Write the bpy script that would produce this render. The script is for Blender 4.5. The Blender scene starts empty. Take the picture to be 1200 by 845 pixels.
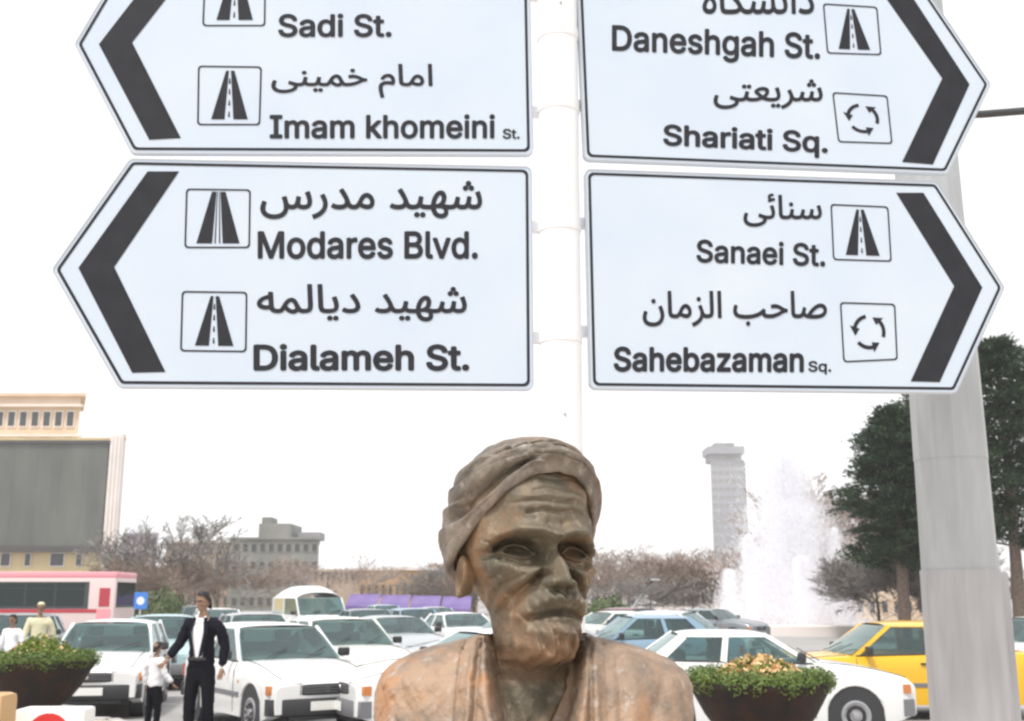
import bpy, math, random
import numpy as np
from mathutils import Vector, Matrix
R = math.radians
scene = bpy.context.scene
col = scene.collection
random.seed(7)
rng = np.random.default_rng(7)

# ------------------------------------------------------------------ camera, sky, sun, exposure
EYE = 1.75
PITCH = math.atan(277.5 / 1300)
cam_d = bpy.data.cameras.new('camera'); cam = bpy.data.objects.new('camera', cam_d); col.objects.link(cam)
cam.location = (0, 0, EYE); cam.rotation_euler = (R(90) + PITCH, 0, 0)
cam_d.sensor_width = 36; cam_d.lens = 39.0; cam_d.clip_start = 0.05; cam_d.clip_end = 6000
cam_d.dof.use_dof = True; cam_d.dof.focus_distance = 2.6; cam_d.dof.aperture_fstop = 10
scene.camera = cam
world = bpy.data.worlds.new('World'); scene.world = world; world.use_nodes = True
wn = world.node_tree.nodes; wl = world.node_tree.links; wn.clear()
wo = wn.new('ShaderNodeOutputWorld'); wb = wn.new('ShaderNodeBackground'); wb.inputs[1].default_value = 0.12
sky = wn.new('ShaderNodeTexSky'); sky.sky_type = 'NISHITA'; sky.sun_disc = False
SUN_EL, SUN_AZ = 62, -35          # degrees; azimuth measured from behind the camera towards the left
sky.sun_elevation = R(SUN_EL); sky.sun_rotation = R(180 + 35); sky.dust_density = 4; sky.air_density = 1.5
wm = wn.new('ShaderNodeMix'); wm.data_type = 'RGBA'; wm.inputs[0].default_value = 0.88
wm.inputs[7].default_value = (9.9, 9.9, 9.95, 1)      # even cloud cover
wl.new(sky.outputs[0], wm.inputs[6]); wl.new(wm.outputs[2], wb.inputs[0]); wl.new(wb.outputs[0], wo.inputs[0])
sd = bpy.data.lights.new('sun', 'SUN'); sd.energy = 3.2; sd.angle = R(10); sd.color = (1, .965, .92)
so = bpy.data.objects.new('sun', sd); col.objects.link(so)
so.rotation_euler = Vector((math.sin(R(35)) * math.cos(R(SUN_EL)), math.cos(R(35)) * math.cos(R(SUN_EL)), -math.sin(R(SUN_EL)))).to_track_quat('-Z', 'Y').to_euler()
scene.view_settings.view_transform = 'Standard'; scene.view_settings.look = 'None'
scene.view_settings.gamma = 1; scene.view_settings.exposure = 0.12
scene.render.engine = 'CYCLES'
scene.cycles.pixel_filter_type = 'BLACKMAN_HARRIS'; scene.cycles.filter_width = 2.4
scene.cycles.volume_bounces = 1; scene.cycles.diffuse_bounces = 7; scene.cycles.max_bounces = 12; scene.cycles.transparent_max_bounces = 40

CP, SP = math.cos(PITCH), math.sin(PITCH)
def ray(px, py):
    x = (px - 600) / 1300; y = (422.5 - py) / 1300
    return Vector((x, CP - y * SP, SP + y * CP))
def at(px, py, Y):
    d = ray(px, py); t = Y / d.y
    return Vector((d.x * t, Y, EYE + d.z * t))
def gx(px, Y, z=0.7):            # x of a thing seen at column px that stands at depth Y
    depth = Y * CP + (z - EYE) * SP
    return (px - 600) / 1300 * depth

# ------------------------------------------------------------------ materials
MATS = {}
def mat(name, c, rough=.6, metal=0, c2=None, scale=8, detail=5, bump=0, bscale=None, spec=.5, coat=0, contrast=.25, streak=None, trans=None):
    m = bpy.data.materials.new(name); m.use_nodes = True; MATS[name] = m
    n = m.node_tree.nodes; l = m.node_tree.links; p = n['Principled BSDF']
    p.inputs['Base Color'].default_value = (*c, 1); p.inputs['Roughness'].default_value = rough
    p.inputs['Metallic'].default_value = metal; p.inputs['Specular IOR Level'].default_value = spec
    p.inputs['Coat Weight'].default_value = coat
    if coat: p.inputs['Coat Roughness'].default_value = .06
    tc = n.new('ShaderNodeTexCoord'); mp = n.new('ShaderNodeMapping'); l.new(tc.outputs['Object'], mp.inputs[0])
    if streak: mp.inputs['Scale'].default_value = streak
    if c2:
        t = n.new('ShaderNodeTexNoise'); t.inputs['Scale'].default_value = scale; t.inputs['Detail'].default_value = detail
        l.new(mp.outputs[0], t.inputs[0])
        r = n.new('ShaderNodeValToRGB'); r.color_ramp.elements[0].position = .5 - contrast / 2; r.color_ramp.elements[1].position = .5 + contrast / 2
        r.color_ramp.elements[0].color = (*c, 1); r.color_ramp.elements[1].color = (*c2, 1)
        l.new(t.outputs[0], r.inputs[0]); l.new(r.outputs[0], p.inputs['Base Color'])
    if bump:
        t = n.new('ShaderNodeTexNoise'); t.inputs['Scale'].default_value = bscale or scale * 3; t.inputs['Detail'].default_value = 6
        l.new(mp.outputs[0], t.inputs[0])
        b = n.new('ShaderNodeBump'); b.inputs['Strength'].default_value = bump; b.inputs['Distance'].default_value = .02
        l.new(t.outputs[0], b.inputs['Height']); l.new(b.outputs[0], p.inputs['Normal'])
    if trans:
        p.inputs['Alpha'].default_value = trans
    return m

def patina(name, tones, rough, scale, warm_z=None, metal=.12):
    """cast metal with mottled weathering: three tones mixed by two noises, running streaks and a fine grain"""
    m = bpy.data.materials.new(name); m.use_nodes = True; MATS[name] = m
    n = m.node_tree.nodes; l = m.node_tree.links; p = n['Principled BSDF']
    tc = n.new('ShaderNodeTexCoord')
    def noise(s, d, sc=(1, 1, 1), off=0):
        mp = n.new('ShaderNodeMapping'); mp.inputs['Scale'].default_value = sc; mp.inputs['Location'].default_value = (off, off, off)
        l.new(tc.outputs['Object'], mp.inputs[0]); t = n.new('ShaderNodeTexNoise'); t.inputs['Scale'].default_value = s
        t.inputs['Detail'].default_value = d; t.inputs['Roughness'].default_value = .65; l.new(mp.outputs[0], t.inputs[0]); return t.outputs[0]
    def ramp(f, a, b):
        r = n.new('ShaderNodeMapRange'); r.inputs[1].default_value = a; r.inputs[2].default_value = b; l.new(f, r.inputs[0]); return r.outputs[0]
    def mix(f, a, b):
        x = n.new('ShaderNodeMix'); x.data_type = 'RGBA'; l.new(f, x.inputs[0])
        for s, v in ((x.inputs[6], a), (x.inputs[7], b)):
            if isinstance(v, tuple): s.default_value = (*v, 1)
            else: l.new(v, s)
        return x.outputs[2]
    a = mix(ramp(noise(scale, 5), .4, .6), tones[0], tones[1])
    b = mix(ramp(noise(scale * .8, 6, (1, 1, .8), 3.1), .5, .66), a, tones[2])
    c = mix(ramp(noise(scale * 3.2, 5, (1.3, 1.3, .9), 7.7), .56, .72), b, tones[3])
    if warm_z:      # rust coloured bloom round the beard, where water has run off the chin
        sx = n.new('ShaderNodeSeparateXYZ'); l.new(tc.outputs['Object'], sx.inputs[0])
        def mth(op, a_, b_):
            q = n.new('ShaderNodeMath'); q.operation = op; q.use_clamp = op == 'MULTIPLY'
            for i_, v_ in enumerate((a_, b_)):
                if isinstance(v_, float): q.inputs[i_].default_value = v_
                else: l.new(v_, q.inputs[i_])
            return q.outputs[0]
        f = mth('MULTIPLY', mth('MULTIPLY', ramp(sx.outputs[2], warm_z[0], warm_z[1]), ramp(sx.outputs[2], warm_z[3], warm_z[2])), ramp(noise(scale * 1.6, 5, (1, 1, 1), 5), .40, .66))
        c = mix(f, c, (.37, .215, .13))
    l.new(c, p.inputs['Base Color']); p.inputs['Roughness'].default_value = rough; p.inputs['Metallic'].default_value = metal
    bp = n.new('ShaderNodeBump'); bp.inputs['Strength'].default_value = .5; bp.inputs['Distance'].default_value = .007
    l.new(noise(scale * 9, 6), bp.inputs['Height']); l.new(bp.outputs[0], p.inputs['Normal'])
    return m

def glass_mat(name, tint, alpha, rough=.04, dif=(.06, .10, .10), ior=1.75):
    m = bpy.data.materials.new(name); m.use_nodes = True; MATS[name] = m
    n = m.node_tree.nodes; l = m.node_tree.links; n.clear()
    o = n.new('ShaderNodeOutputMaterial'); g = n.new('ShaderNodeBsdfGlossy'); g.inputs['Roughness'].default_value = rough
    g.inputs['Color'].default_value = (.85, .95, .95, 1)
    t = n.new('ShaderNodeBsdfTransparent'); t.inputs['Color'].default_value = (*tint, 1)
    d = n.new('ShaderNodeBsdfDiffuse'); d.inputs['Color'].default_value = (*dif, 1)
    mx = n.new('ShaderNodeMixShader'); mx.inputs[0].default_value = alpha
    fr = n.new('ShaderNodeFresnel'); fr.inputs['IOR'].default_value = ior
    m2 = n.new('ShaderNodeMixShader')
    l.new(t.outputs[0], mx.inputs[1]); l.new(d.outputs[0], mx.inputs[2]); l.new(fr.outputs[0], m2.inputs[0])
    l.new(mx.outputs[0], m2.inputs[1]); l.new(g.outputs[0], m2.inputs[2]); l.new(m2.outputs[0], o.inputs[0])
    return m

mat('asphalt', (.30, .29, .285), .85, c2=(.38, .37, .36), scale=.7, bump=.5, bscale=60, contrast=.5)
mat('paving', (.46, .40, .34), .85, c2=(.54, .47, .40), scale=1.5, bump=.3, bscale=40)
mat('kerb_stone', (.5, .48, .45), .8, c2=(.38, .36, .34), scale=4, bump=.2)
mat('road_paint', (.75, .75, .73), .7, c2=(.55, .55, .53), scale=9)
mat('sign_white', (.53, .605, .715), .42, spec=.3, c2=(.585, .65, .72), scale=2.2, detail=8, contrast=.45)
mat('sign_black', (.022, .023, .028), .6, spec=.2, c2=(.032, .033, .040), scale=14, contrast=.5)
mat('sign_back', (.45, .46, .5), .4, .6, c2=(.6, .6, .62), scale=5)
mat('white_steel', (.88, .88, .88), .45, c2=(.85, .85, .86), scale=3, contrast=.5)
mat('galvanised', (.39, .405, .42), .5, .2, c2=(.50, .51, .52), scale=3.5, detail=10, bump=.2, bscale=30, contrast=.5, streak=(5, 5, .9))
mat('galvanised_dull', (.39, .39, .41), .55, .15, c2=(.48, .48, .49), scale=4, contrast=.4, streak=(5, 5, .8))
mat('dark_steel', (.07, .07, .075), .5, .4)
mat('bolt_steel', (.5, .5, .52), .4, .7)
patina('bronze_face', ((.185, .148, .100), (.110, .098, .070), (.25, .15, .082), (.36, .305, .22)), .55, 9, warm_z=(.525, .455, .455, .40), metal=.22)
patina('bronze_turban', ((.245, .205, .165), (.125, .108, .090), (.27, .20, .15), (.38, .34, .295)), .6, 8, metal=.15)
patina('bronze_robe', ((.36, .245, .165), (.20, .155, .12), (.43, .22, .105), (.42, .37, .33)), .55, 11, metal=.15)
patina('bronze_dark', ((.22, .16, .11), (.30, .20, .13), (.36, .22, .12), (.26, .23, .19)), .55, 12)
mat('granite', (.35, .33, .31), .5, c2=(.2, .2, .2), scale=90, contrast=.2)
mat('paint_white', (.80, .80, .80), .3, coat=.6, c2=(.74, .74, .73), scale=2, contrast=.8)
mat('paint_cream', (.76, .75, .70), .3, coat=.6)
mat('paint_silver', (.50, .52, .54), .35, .5, coat=.5)
mat('paint_teal', (.36, .50, .52), .35, coat=.5)
mat('paint_blue', (.22, .33, .44), .35, coat=.5)
mat('paint_red', (.16, .03, .04), .35, coat=.5)
mat('paint_grey', (.23, .25, .27), .35, .3, coat=.5)
mat('paint_taxi', (.80, .46, .008), .32, coat=.6, c2=(.76, .43, .008), scale=2, contrast=.8)
mat('rubber', (.022, .022, .024), .85)
mat('rim_metal', (.42, .42, .44), .4, .6)
mat('trim_black', (.035, .035, .038), .55)
mat('bumper_grey', (.17, .17, .18), .6)
mat('chrome', (.65, .65, .67), .15, 1)
mat('lamp_glass', (.16, .18, .20), .25, spec=.4)
mat('lamp_orange', (.55, .20, .06), .3)
mat('lamp_red', (.45, .03, .03), .2)
mat('plate_white', (.78, .78, .74), .5)
mat('seat_fabric', (.09, .09, .10), .9)
glass_mat('car_glass', (.55, .74, .72), .32, dif=(.05, .09, .09))
glass_mat('dark_glass', (.2, .24, .26), .85, dif=(.02, .03, .03), ior=1.4)
mat('skin', (.27, .16, .105), .6)
mat('hair_black', (.015, .013, .012), .7)
mat('hair_grey', (.25, .24, .22), .8)
mat('suit_cloth', (.008, .008, .014), .9, spec=.1, c2=(.012, .012, .02), scale=30)
mat('shirt_cloth', (.80, .79, .82), .8)
mat('trouser_black', (.009, .009, .013), .9, spec=.1)
mat('pale_cloth', (.66, .62, .42), .85)
mat('leather_black', (.02, .02, .02), .4)
mat('planter_stone', (.018, .017, .018), .75, spec=.2, c2=(.035, .020, .017), scale=6, bump=.4, bscale=25)
mat('soil', (.06, .04, .03), .95)
mat('leaf_green', (.07, .12, .02), .65, c2=(.14, .20, .04), scale=7)
mat('leaf_lime', (.24, .30, .055), .6, c2=(.12, .20, .03), scale=9)
mat('flower_orange', (.66, .36, .16), .6, c2=(.74, .56, .30), scale=12)
mat('conifer_needles', (.016, .032, .018), .75, spec=.2, c2=(.045, .075, .035), scale=1.2, contrast=.4)
mat('bark', (.13, .095, .075), .9, c2=(.2, .15, .12), scale=12, bump=.5)
mat('twigs_brown', (.23, .17, .13), .9, c2=(.31, .24, .195), scale=1.5)
mat('twigs_pink', (.34, .26, .22), .9, c2=(.44, .36, .31), scale=1.5)
mat('twigs_grey', (.22, .20, .185), .9, c2=(.31, .29, .27), scale=1.5)
mat('shrub_green', (.06, .10, .03), .8, c2=(.12, .15, .06), scale=1.2)
mat('stone_cream', (.66, .52, .38), .8, c2=(.60, .46, .33), scale=.5)
mat('stone_yellow', (.62, .50, .27), .8, c2=(.55, .42, .24), scale=.4)
mat('stone_white', (.74, .68, .65), .8, c2=(.68, .62, .58), scale=.3)
mat('stone_brown', (.36, .26, .20), .85, c2=(.30, .21, .16), scale=.3)
mat('stone_tan', (.44, .34, .26), .85, c2=(.37, .28, .21), scale=.3)
mat('stone_ochre', (.54, .36, .18), .85, c2=(.46, .29, .15), scale=.4)
mat('stone_grey', (.20, .205, .19), .85, c2=(.26, .26, .24), scale=.3)
mat('stone_purple', (.42, .37, .46), .85, c2=(.35, .30, .38), scale=.3)
mat('stone_pale', (.25, .245, .265), .85, c2=(.30, .295, .31), scale=.05)
mat('screen_mesh', (.085, .088, .080), .6, c2=(.13, .135, .12), scale=.35, detail=7, contrast=.4, streak=(1.5, 1, .35))
mat('screen_frame', (.06, .055, .055), .5)
mat('window_dark', (.05, .055, .06), .25)
mat('bus_pink', (.78, .30, .34), .4, coat=.3)
mat('bus_white', (.70, .56, .54), .4, coat=.3)
mat('bus_red', (.42, .03, .05), .4, coat=.3)
mat('sign_blue', (.05, .20, .62), .4)
mat('awning_purple', (.12, .08, .24), .7, c2=(.20, .14, .33), scale=.6)
mat('sign_red', (.62, .03, .03), .45)
mat('board_white', (.8, .8, .78), .5)
mat('hill_haze', (.4, .38, .37), .9)
wt = bpy.data.materials.new('water_spray'); wt.use_nodes = True; MATS['water_spray'] = wt
_p = wt.node_tree.nodes['Principled BSDF']; _p.inputs['Base Color'].default_value = (.98, .98, 1, 1); _p.inputs['Roughness'].default_value = .3
_p.inputs['Subsurface Weight'].default_value = 0
_tr = wt.node_tree.nodes.new('ShaderNodeBsdfTranslucent'); _tr.inputs[0].default_value = (.98, .98, 1, 1)
_mx = wt.node_tree.nodes.new('ShaderNodeMixShader'); _mx.inputs[0].default_value = .5
wt.node_tree.links.new(_p.outputs[0], _mx.inputs[1]); wt.node_tree.links.new(_tr.outputs[0], _mx.inputs[2])
_t2 = wt.node_tree.nodes.new('ShaderNodeBsdfTransparent'); _m2 = wt.node_tree.nodes.new('ShaderNodeMixShader'); _m2.inputs[0].default_value = .34
wt.node_tree.links.new(_t2.outputs[0], _m2.inputs[1]); wt.node_tree.links.new(_mx.outputs[0], _m2.inputs[2])
wt.node_tree.links.new(_m2.outputs[0], wt.node_tree.nodes['Material Output'].inputs[0])

# ------------------------------------------------------------------ object helpers
def mesh_obj(name, verts, faces, m, parent=None, smooth=False, smooth_angle=None):
    me = bpy.data.meshes.new(name); me.from_pydata([tuple(v) for v in verts], [], faces); me.update()
    return link_mesh(name, me, m, parent, smooth)
def link_mesh(name, me, m, parent=None, smooth=False):
    if m: me.materials.append(MATS[m] if isinstance(m, str) else m)
    if smooth:
        me.polygons.foreach_set('use_smooth', [True] * len(me.polygons))
        if smooth != 'all':
            me.set_sharp_from_angle(angle=R(35))
    o = bpy.data.objects.new(name, me); col.objects.link(o)
    if parent: o.parent = parent
    return o
def np_obj(name, V, F, m, parent=None, smooth='all'):
    """V (n,3) array, F (m,4) or (m,3) array"""
    me = bpy.data.meshes.new(name); k = F.shape[1]
    me.vertices.add(len(V)); me.vertices.foreach_set('co', np.asarray(V, np.float32).ravel())
    me.loops.add(F.size); me.loops.foreach_set('vertex_index', F.astype(np.int32).ravel())
    me.polygons.add(len(F)); me.polygons.foreach_set('loop_start', np.arange(0, F.size, k, dtype=np.int32))
    me.update(calc_edges=True); me.validate()
    return link_mesh(name, me, m, parent, smooth)
def tag(o, label=None, cat=None, group=None, kind=None):
    if label: o['label'] = label
    if cat: o['category'] = cat
    if group: o['group'] = group
    if kind: o['kind'] = kind
    return o
def empty(name, loc, rz=0, label=None, cat=None, group=None):
    o = bpy.data.objects.new(name, None); col.objects.link(o); o.location = loc; o.rotation_euler = (0, 0, rz)
    o.empty_display_size = .2
    return tag(o, label, cat, group)
def copy_tree(o, parent=None, paint=None):
    c = o.copy(); col.objects.link(c); c.parent = parent
    for ch in list(o.children): copy_tree(ch, c)
    return c
def repaint(o, m):
    for ch in [o] + list(o.children_recursive):
        for s in ch.material_slots:
            if s.material and s.material.name.startswith('paint_'):
                s.link = 'OBJECT'; s.material = MATS[m]

class MB:
    def __init__(s): s.v = []; s.f = []
    def add(s, vs, fs):
        b = len(s.v); s.v += [Vector(v) for v in vs]; s.f += [tuple(b + i for i in f) for f in fs]; return s
    def box(s, c, d, rot=None):
        x, y, z = d[0] / 2, d[1] / 2, d[2] / 2
        vs = [Vector(p) for p in ((-x,-y,-z),(x,-y,-z),(x,y,-z),(-x,y,-z),(-x,-y,z),(x,-y,z),(x,y,z),(-x,y,z))]
        if rot is not None: vs = [rot @ v for v in vs]
        return s.add([v + Vector(c) for v in vs], [(0,3,2,1),(4,5,6,7),(0,1,5,4),(1,2,6,5),(2,3,7,6),(3,0,4,7)])
    def bbox(s, c, d, b):     # box with all edges chamfered by b
        x, y, z = d[0]/2, d[1]/2, d[2]/2; c = Vector(c); b = min(b, x*.9, y*.9, z*.9)
        import bmesh
        bm = bmesh.new(); bmesh.ops.create_cube(bm, size=1)
        for v in bm.verts: v.co = Vector((v.co.x*2*x, v.co.y*2*y, v.co.z*2*z)) + c
        bmesh.ops.bevel(bm, geom=list(bm.edges), offset=b, segments=2, profile=.6, affect='EDGES')
        bm.verts.index_update(); s.add([v.co.copy() for v in bm.verts], [[v.index for v in f.verts] for f in bm.faces]); bm.free(); return s
    def tube(s, pts, rad, n=10, cap=True):
        pts = [Vector(p) for p in pts]; rad = rad if isinstance(rad, (list, tuple)) else [rad] * len(pts)
        up = Vector((0, 0, 1)); vs = []; fs = []
        for i, p in enumerate(pts):
            t = (pts[min(i + 1, len(pts) - 1)] - pts[max(i - 1, 0)]).normalized()
            a = t.cross(up if abs(t.z) < .9 else Vector((1, 0, 0))).normalized(); b = t.cross(a).normalized()
            for k in range(n):
                g = 2 * math.pi * k / n; vs.append(p + (a * math.cos(g) + b * math.sin(g)) * rad[i])
        for i in range(len(pts) - 1):
            for k in range(n):
                k2 = (k + 1) % n; fs.append((i*n+k, i*n+k2, (i+1)*n+k2, (i+1)*n+k))
        if cap: fs += [tuple(range(n))[::-1], tuple((len(pts)-1)*n + k for k in range(n))]
        # orientation: make outward
        return s.add(vs, [tuple(reversed(f)) for f in fs])
    def lathe(s, prof, n=32, c=(0, 0, 0), axis='z'):
        vs = []; fs = []; c = Vector(c)
        for r, z in prof:
            for k in range(n):
                a = 2 * math.pi * k / n; p = (r * math.cos(a), r * math.sin(a), z)
                if axis == 'y': p = (p[0], p[2], -p[1])
                vs.append(c + Vector(p))
        for i in range(len(prof) - 1):
            for k in range(n): fs.append((i*n+k, i*n+(k+1) % n, (i+1)*n+(k+1) % n, (i+1)*n+k))
        fs += [tuple(range(n))[::-1], tuple((len(prof)-1)*n + k for k in range(n))]
        return s.add(vs, fs)
    def prism(s, poly, a, b):   # poly list of points, extruded from offset a to offset b (vectors)
        n = len(poly); a = Vector(a); b = Vector(b)
        vs = [Vector(p) + a for p in poly] + [Vector(p) + b for p in poly]
        return s.add(vs, [tuple(range(n))[::-1], tuple(range(n, 2*n))] + [(i, (i+1) % n, n+(i+1) % n, n+i) for i in range(n)])
    def build(s, name, m, parent=None, smooth=False, fix=True):
        o = mesh_obj(name, s.v, s.f, m, parent, False)
        if fix:
            import bmesh
            bm = bmesh.new(); bm.from_mesh(o.data); bmesh.ops.recalc_face_normals(bm, faces=bm.faces); bm.to_mesh(o.data); bm.free()
        if smooth:
            o.data.polygons.foreach_set('use_smooth', [True] * len(o.data.polygons)); o.data.set_sharp_from_angle(angle=R(38))
        return o

# ------------------------------------------------------------------ ground
g = MB(); g.add([(-1500, -60, 0), (1500, -60, 0), (1500, 3000, 0), (-1500, 3000, 0)], [(0, 1, 2, 3)])
tag(g.build('road', 'asphalt', fix=False), 'pale grey asphalt of the wide square with traffic', kind='structure')
# raised paving of the central island where the bust and the planters stand
pv = MB()
isl = [(-14, -8), (14, -8), (14, 11.6), (-3.2, 11.9), (-5.4, 15.6), (-14, 16.6)]
pv.prism([(x, y, 0) for x, y in isl], (0, 0, .004), (0, 0, .13))
island = tag(pv.build('pavement', 'paving'), 'beige paved island in front of the traffic', kind='structure')
slab_me = None
for j in range(0, 8):
    for i in range(-9, -1):
        x, y = -5.2 + (i + 2) * .8, 10.6 + j * .6
        if x > -3.6 - max(0, y - 11.6) * .55: continue
        if slab_me is None:
            so_ = MB().bbox((0, 0, 0), (.785, .585, .03), .006).build('paving_slab', 'paving', island); slab_me = so_.data
        else:
            so_ = bpy.data.objects.new('paving_slab', slab_me); col.objects.link(so_); so_.parent = island
        so_.location = (x, y, .142 + random.uniform(-.002, .002))
kb = [(14, 11.6), (-3.2, 11.9), (-5.4, 15.6), (-14, 16.6)]
kerb_me = {}
for (x0, y0), (x1, y1) in zip(kb[:-1], kb[1:]):
    L = math.hypot(x1 - x0, y1 - y0); n = int(L / 1.0); ang = math.atan2(y1 - y0, x1 - x0)
    for i in range(n):
        t = (i + .5) / n
        if not kerb_me: o = MB().bbox((0, 0, 0), (.97, .16, .17), .02).build('kerb_stone', 'kerb_stone', island); kerb_me[0] = o.data
        else: o = bpy.data.objects.new('kerb_stone', kerb_me[0]); col.objects.link(o); o.parent = island
        o.location = (x0 + (x1 - x0) * t, y0 + (y1 - y0) * t + .085, .075); o.rotation_euler = (0, 0, ang)
for i in range(9):
    o = MB(); x = -16 + i * 4.2
    o.add([(x, 19.3, .004), (x + 2, 19.3, .004), (x + 2, 19.42, .004), (x, 19.42, .004)], [(0, 1, 2, 3)])
    tag(o.build('lane_marking', 'road_paint', fix=False), kind='structure')
# ------------------------------------------------------------------ the four direction signs on the white post
PSI = R(7)
P0 = at(657, 300, 4.0)
U = Vector((math.cos(PSI), math.sin(PSI), 0)); N = Vector((math.sin(PSI), -math.cos(PSI), 0))   # N looks at the viewer
Z = Vector((0, 0, 1)); CAM = Vector((0, 0, EYE))
def uv(px, py):
    d = ray(px, py); t = (P0 - CAM).dot(N) / d.dot(N); q = CAM + d * t - P0
    return (q.dot(U), q.z)
def rounded(poly, r, seg=6):
    out = []; n = len(poly)
    for i in range(n):
        p = Vector(poly[i]); a = (Vector(poly[i-1]) - p).normalized(); b = (Vector(poly[(i+1) % n]) - p).normalized()
        ang = a.angle(b); t = r / math.tan(ang / 2); c = p + (a + b).normalized() * (r / math.sin(ang / 2))
        s = p + a * t; e = p + b * t; v0 = s - c; v1 = e - c
        for k in range(seg + 1):
            f = k / seg; v = v0.lerp(v1, f); v = v.normalized() * r; out.append(c + v)
    return out
def inset(poly, d):
    n = len(poly); out = []
    area = sum(poly[i-1][0] * poly[i][1] - poly[i][0] * poly[i-1][1] for i in range(n)); sg = 1 if area > 0 else -1
    L = []
    for i in range(n):
        a, b = Vector(poly[i]), Vector(poly[(i+1) % n]); t = (b - a).normalized(); nn = Vector((-t.y, t.x)) * sg
        L.append((a + nn * (d[i] if isinstance(d, (list, tuple)) else d), t))
    for i in range(n):
        (p, t), (q, s) = L[i-1], L[i]; den = t.x * s.y - t.y * s.x
        k = ((q.x - p.x) * s.y - (q.y - p.y) * s.x) / den; out.append(p + t * k)
    return out
def flat(name, polys, m, parent, z=.0015, faces=None):
    """thin printed shape in the sign's own plane: local x along the board, y up, z proud of the panel"""
    v = []; f = []
    if faces is None:
        for poly in polys:
            b = len(v); v += [(p[0], p[1], z) for p in poly]; f.append(tuple(range(b, b + len(poly))))
    else: v = [(p[0], p[1], z) for p in polys]; f = faces
    return mesh_obj(name, v, f, m, parent)
def ring(a, b): n = len(a); return list(a) + list(b), [(i, (i+1) % n, n+(i+1) % n, n+i) for i in range(n)]

FORMS = {'ا': (0xFE8D, 0xFE8E, None, None), 'د': (0xFEA9, 0xFEAA, None, None), 'ر': (0xFEAD, 0xFEAE, None, None), 'ز': (0xFEAF, 0xFEB0, None, None),
 'س': (0xFEB1, 0xFEB2, 0xFEB3, 0xFEB4), 'ش': (0xFEB5, 0xFEB6, 0xFEB7, 0xFEB8), 'ص': (0xFEB9, 0xFEBA, 0xFEBB, 0xFEBC), 'ح': (0xFEA1, 0xFEA2, 0xFEA3, 0xFEA4),
 'خ': (0xFEA5, 0xFEA6, 0xFEA7, 0xFEA8), 'ع': (0xFEC9, 0xFECA, 0xFECB, 0xFECC), 'م': (0xFEE1, 0xFEE2, 0xFEE3, 0xFEE4), 'ن': (0xFEE5, 0xFEE6, 0xFEE7, 0xFEE8),
 'ی': (0xFBFC, 0xFBFD, 0xFBFE, 0xFBFF), 'ه': (0xFEE9, 0xFEEA, 0xFEEB, 0xFEEC), 'ل': (0xFEDD, 0xFEDE, 0xFEDF, 0xFEE0), 'ب': (0xFE8F, 0xFE90, 0xFE91, 0xFE92),
 'ت': (0xFE95, 0xFE96, 0xFE97, 0xFE98), 'گ': (0xFB92, 0xFB93, 0xFB94, 0xFB95), 'ئ': (0xFE89, 0xFE8A, 0xFE8B, 0xFE8C)}
def shape(s):
    """join Persian letters and put them in left-to-right drawing order"""
    out = []
    for i, ch in enumerate(s):
        if ch not in FORMS: out.append(ch); continue
        f = FORMS[ch]; prev = i > 0 and s[i-1] in FORMS and FORMS[s[i-1]][2] is not None
        nxt = i + 1 < len(s) and s[i+1] in FORMS and f[2] is not None
        out.append(chr(f[3] if prev and nxt else f[1] if prev else f[2] if nxt else f[0]))
    return ''.join(reversed(out))
import os
try: LATIN = bpy.data.fonts.load(os.path.join(bpy.utils.resource_path('LOCAL'), 'datafiles', 'fonts', 'Inter.woff2'))   # shipped with Blender itself
except Exception: LATIN = None
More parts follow.
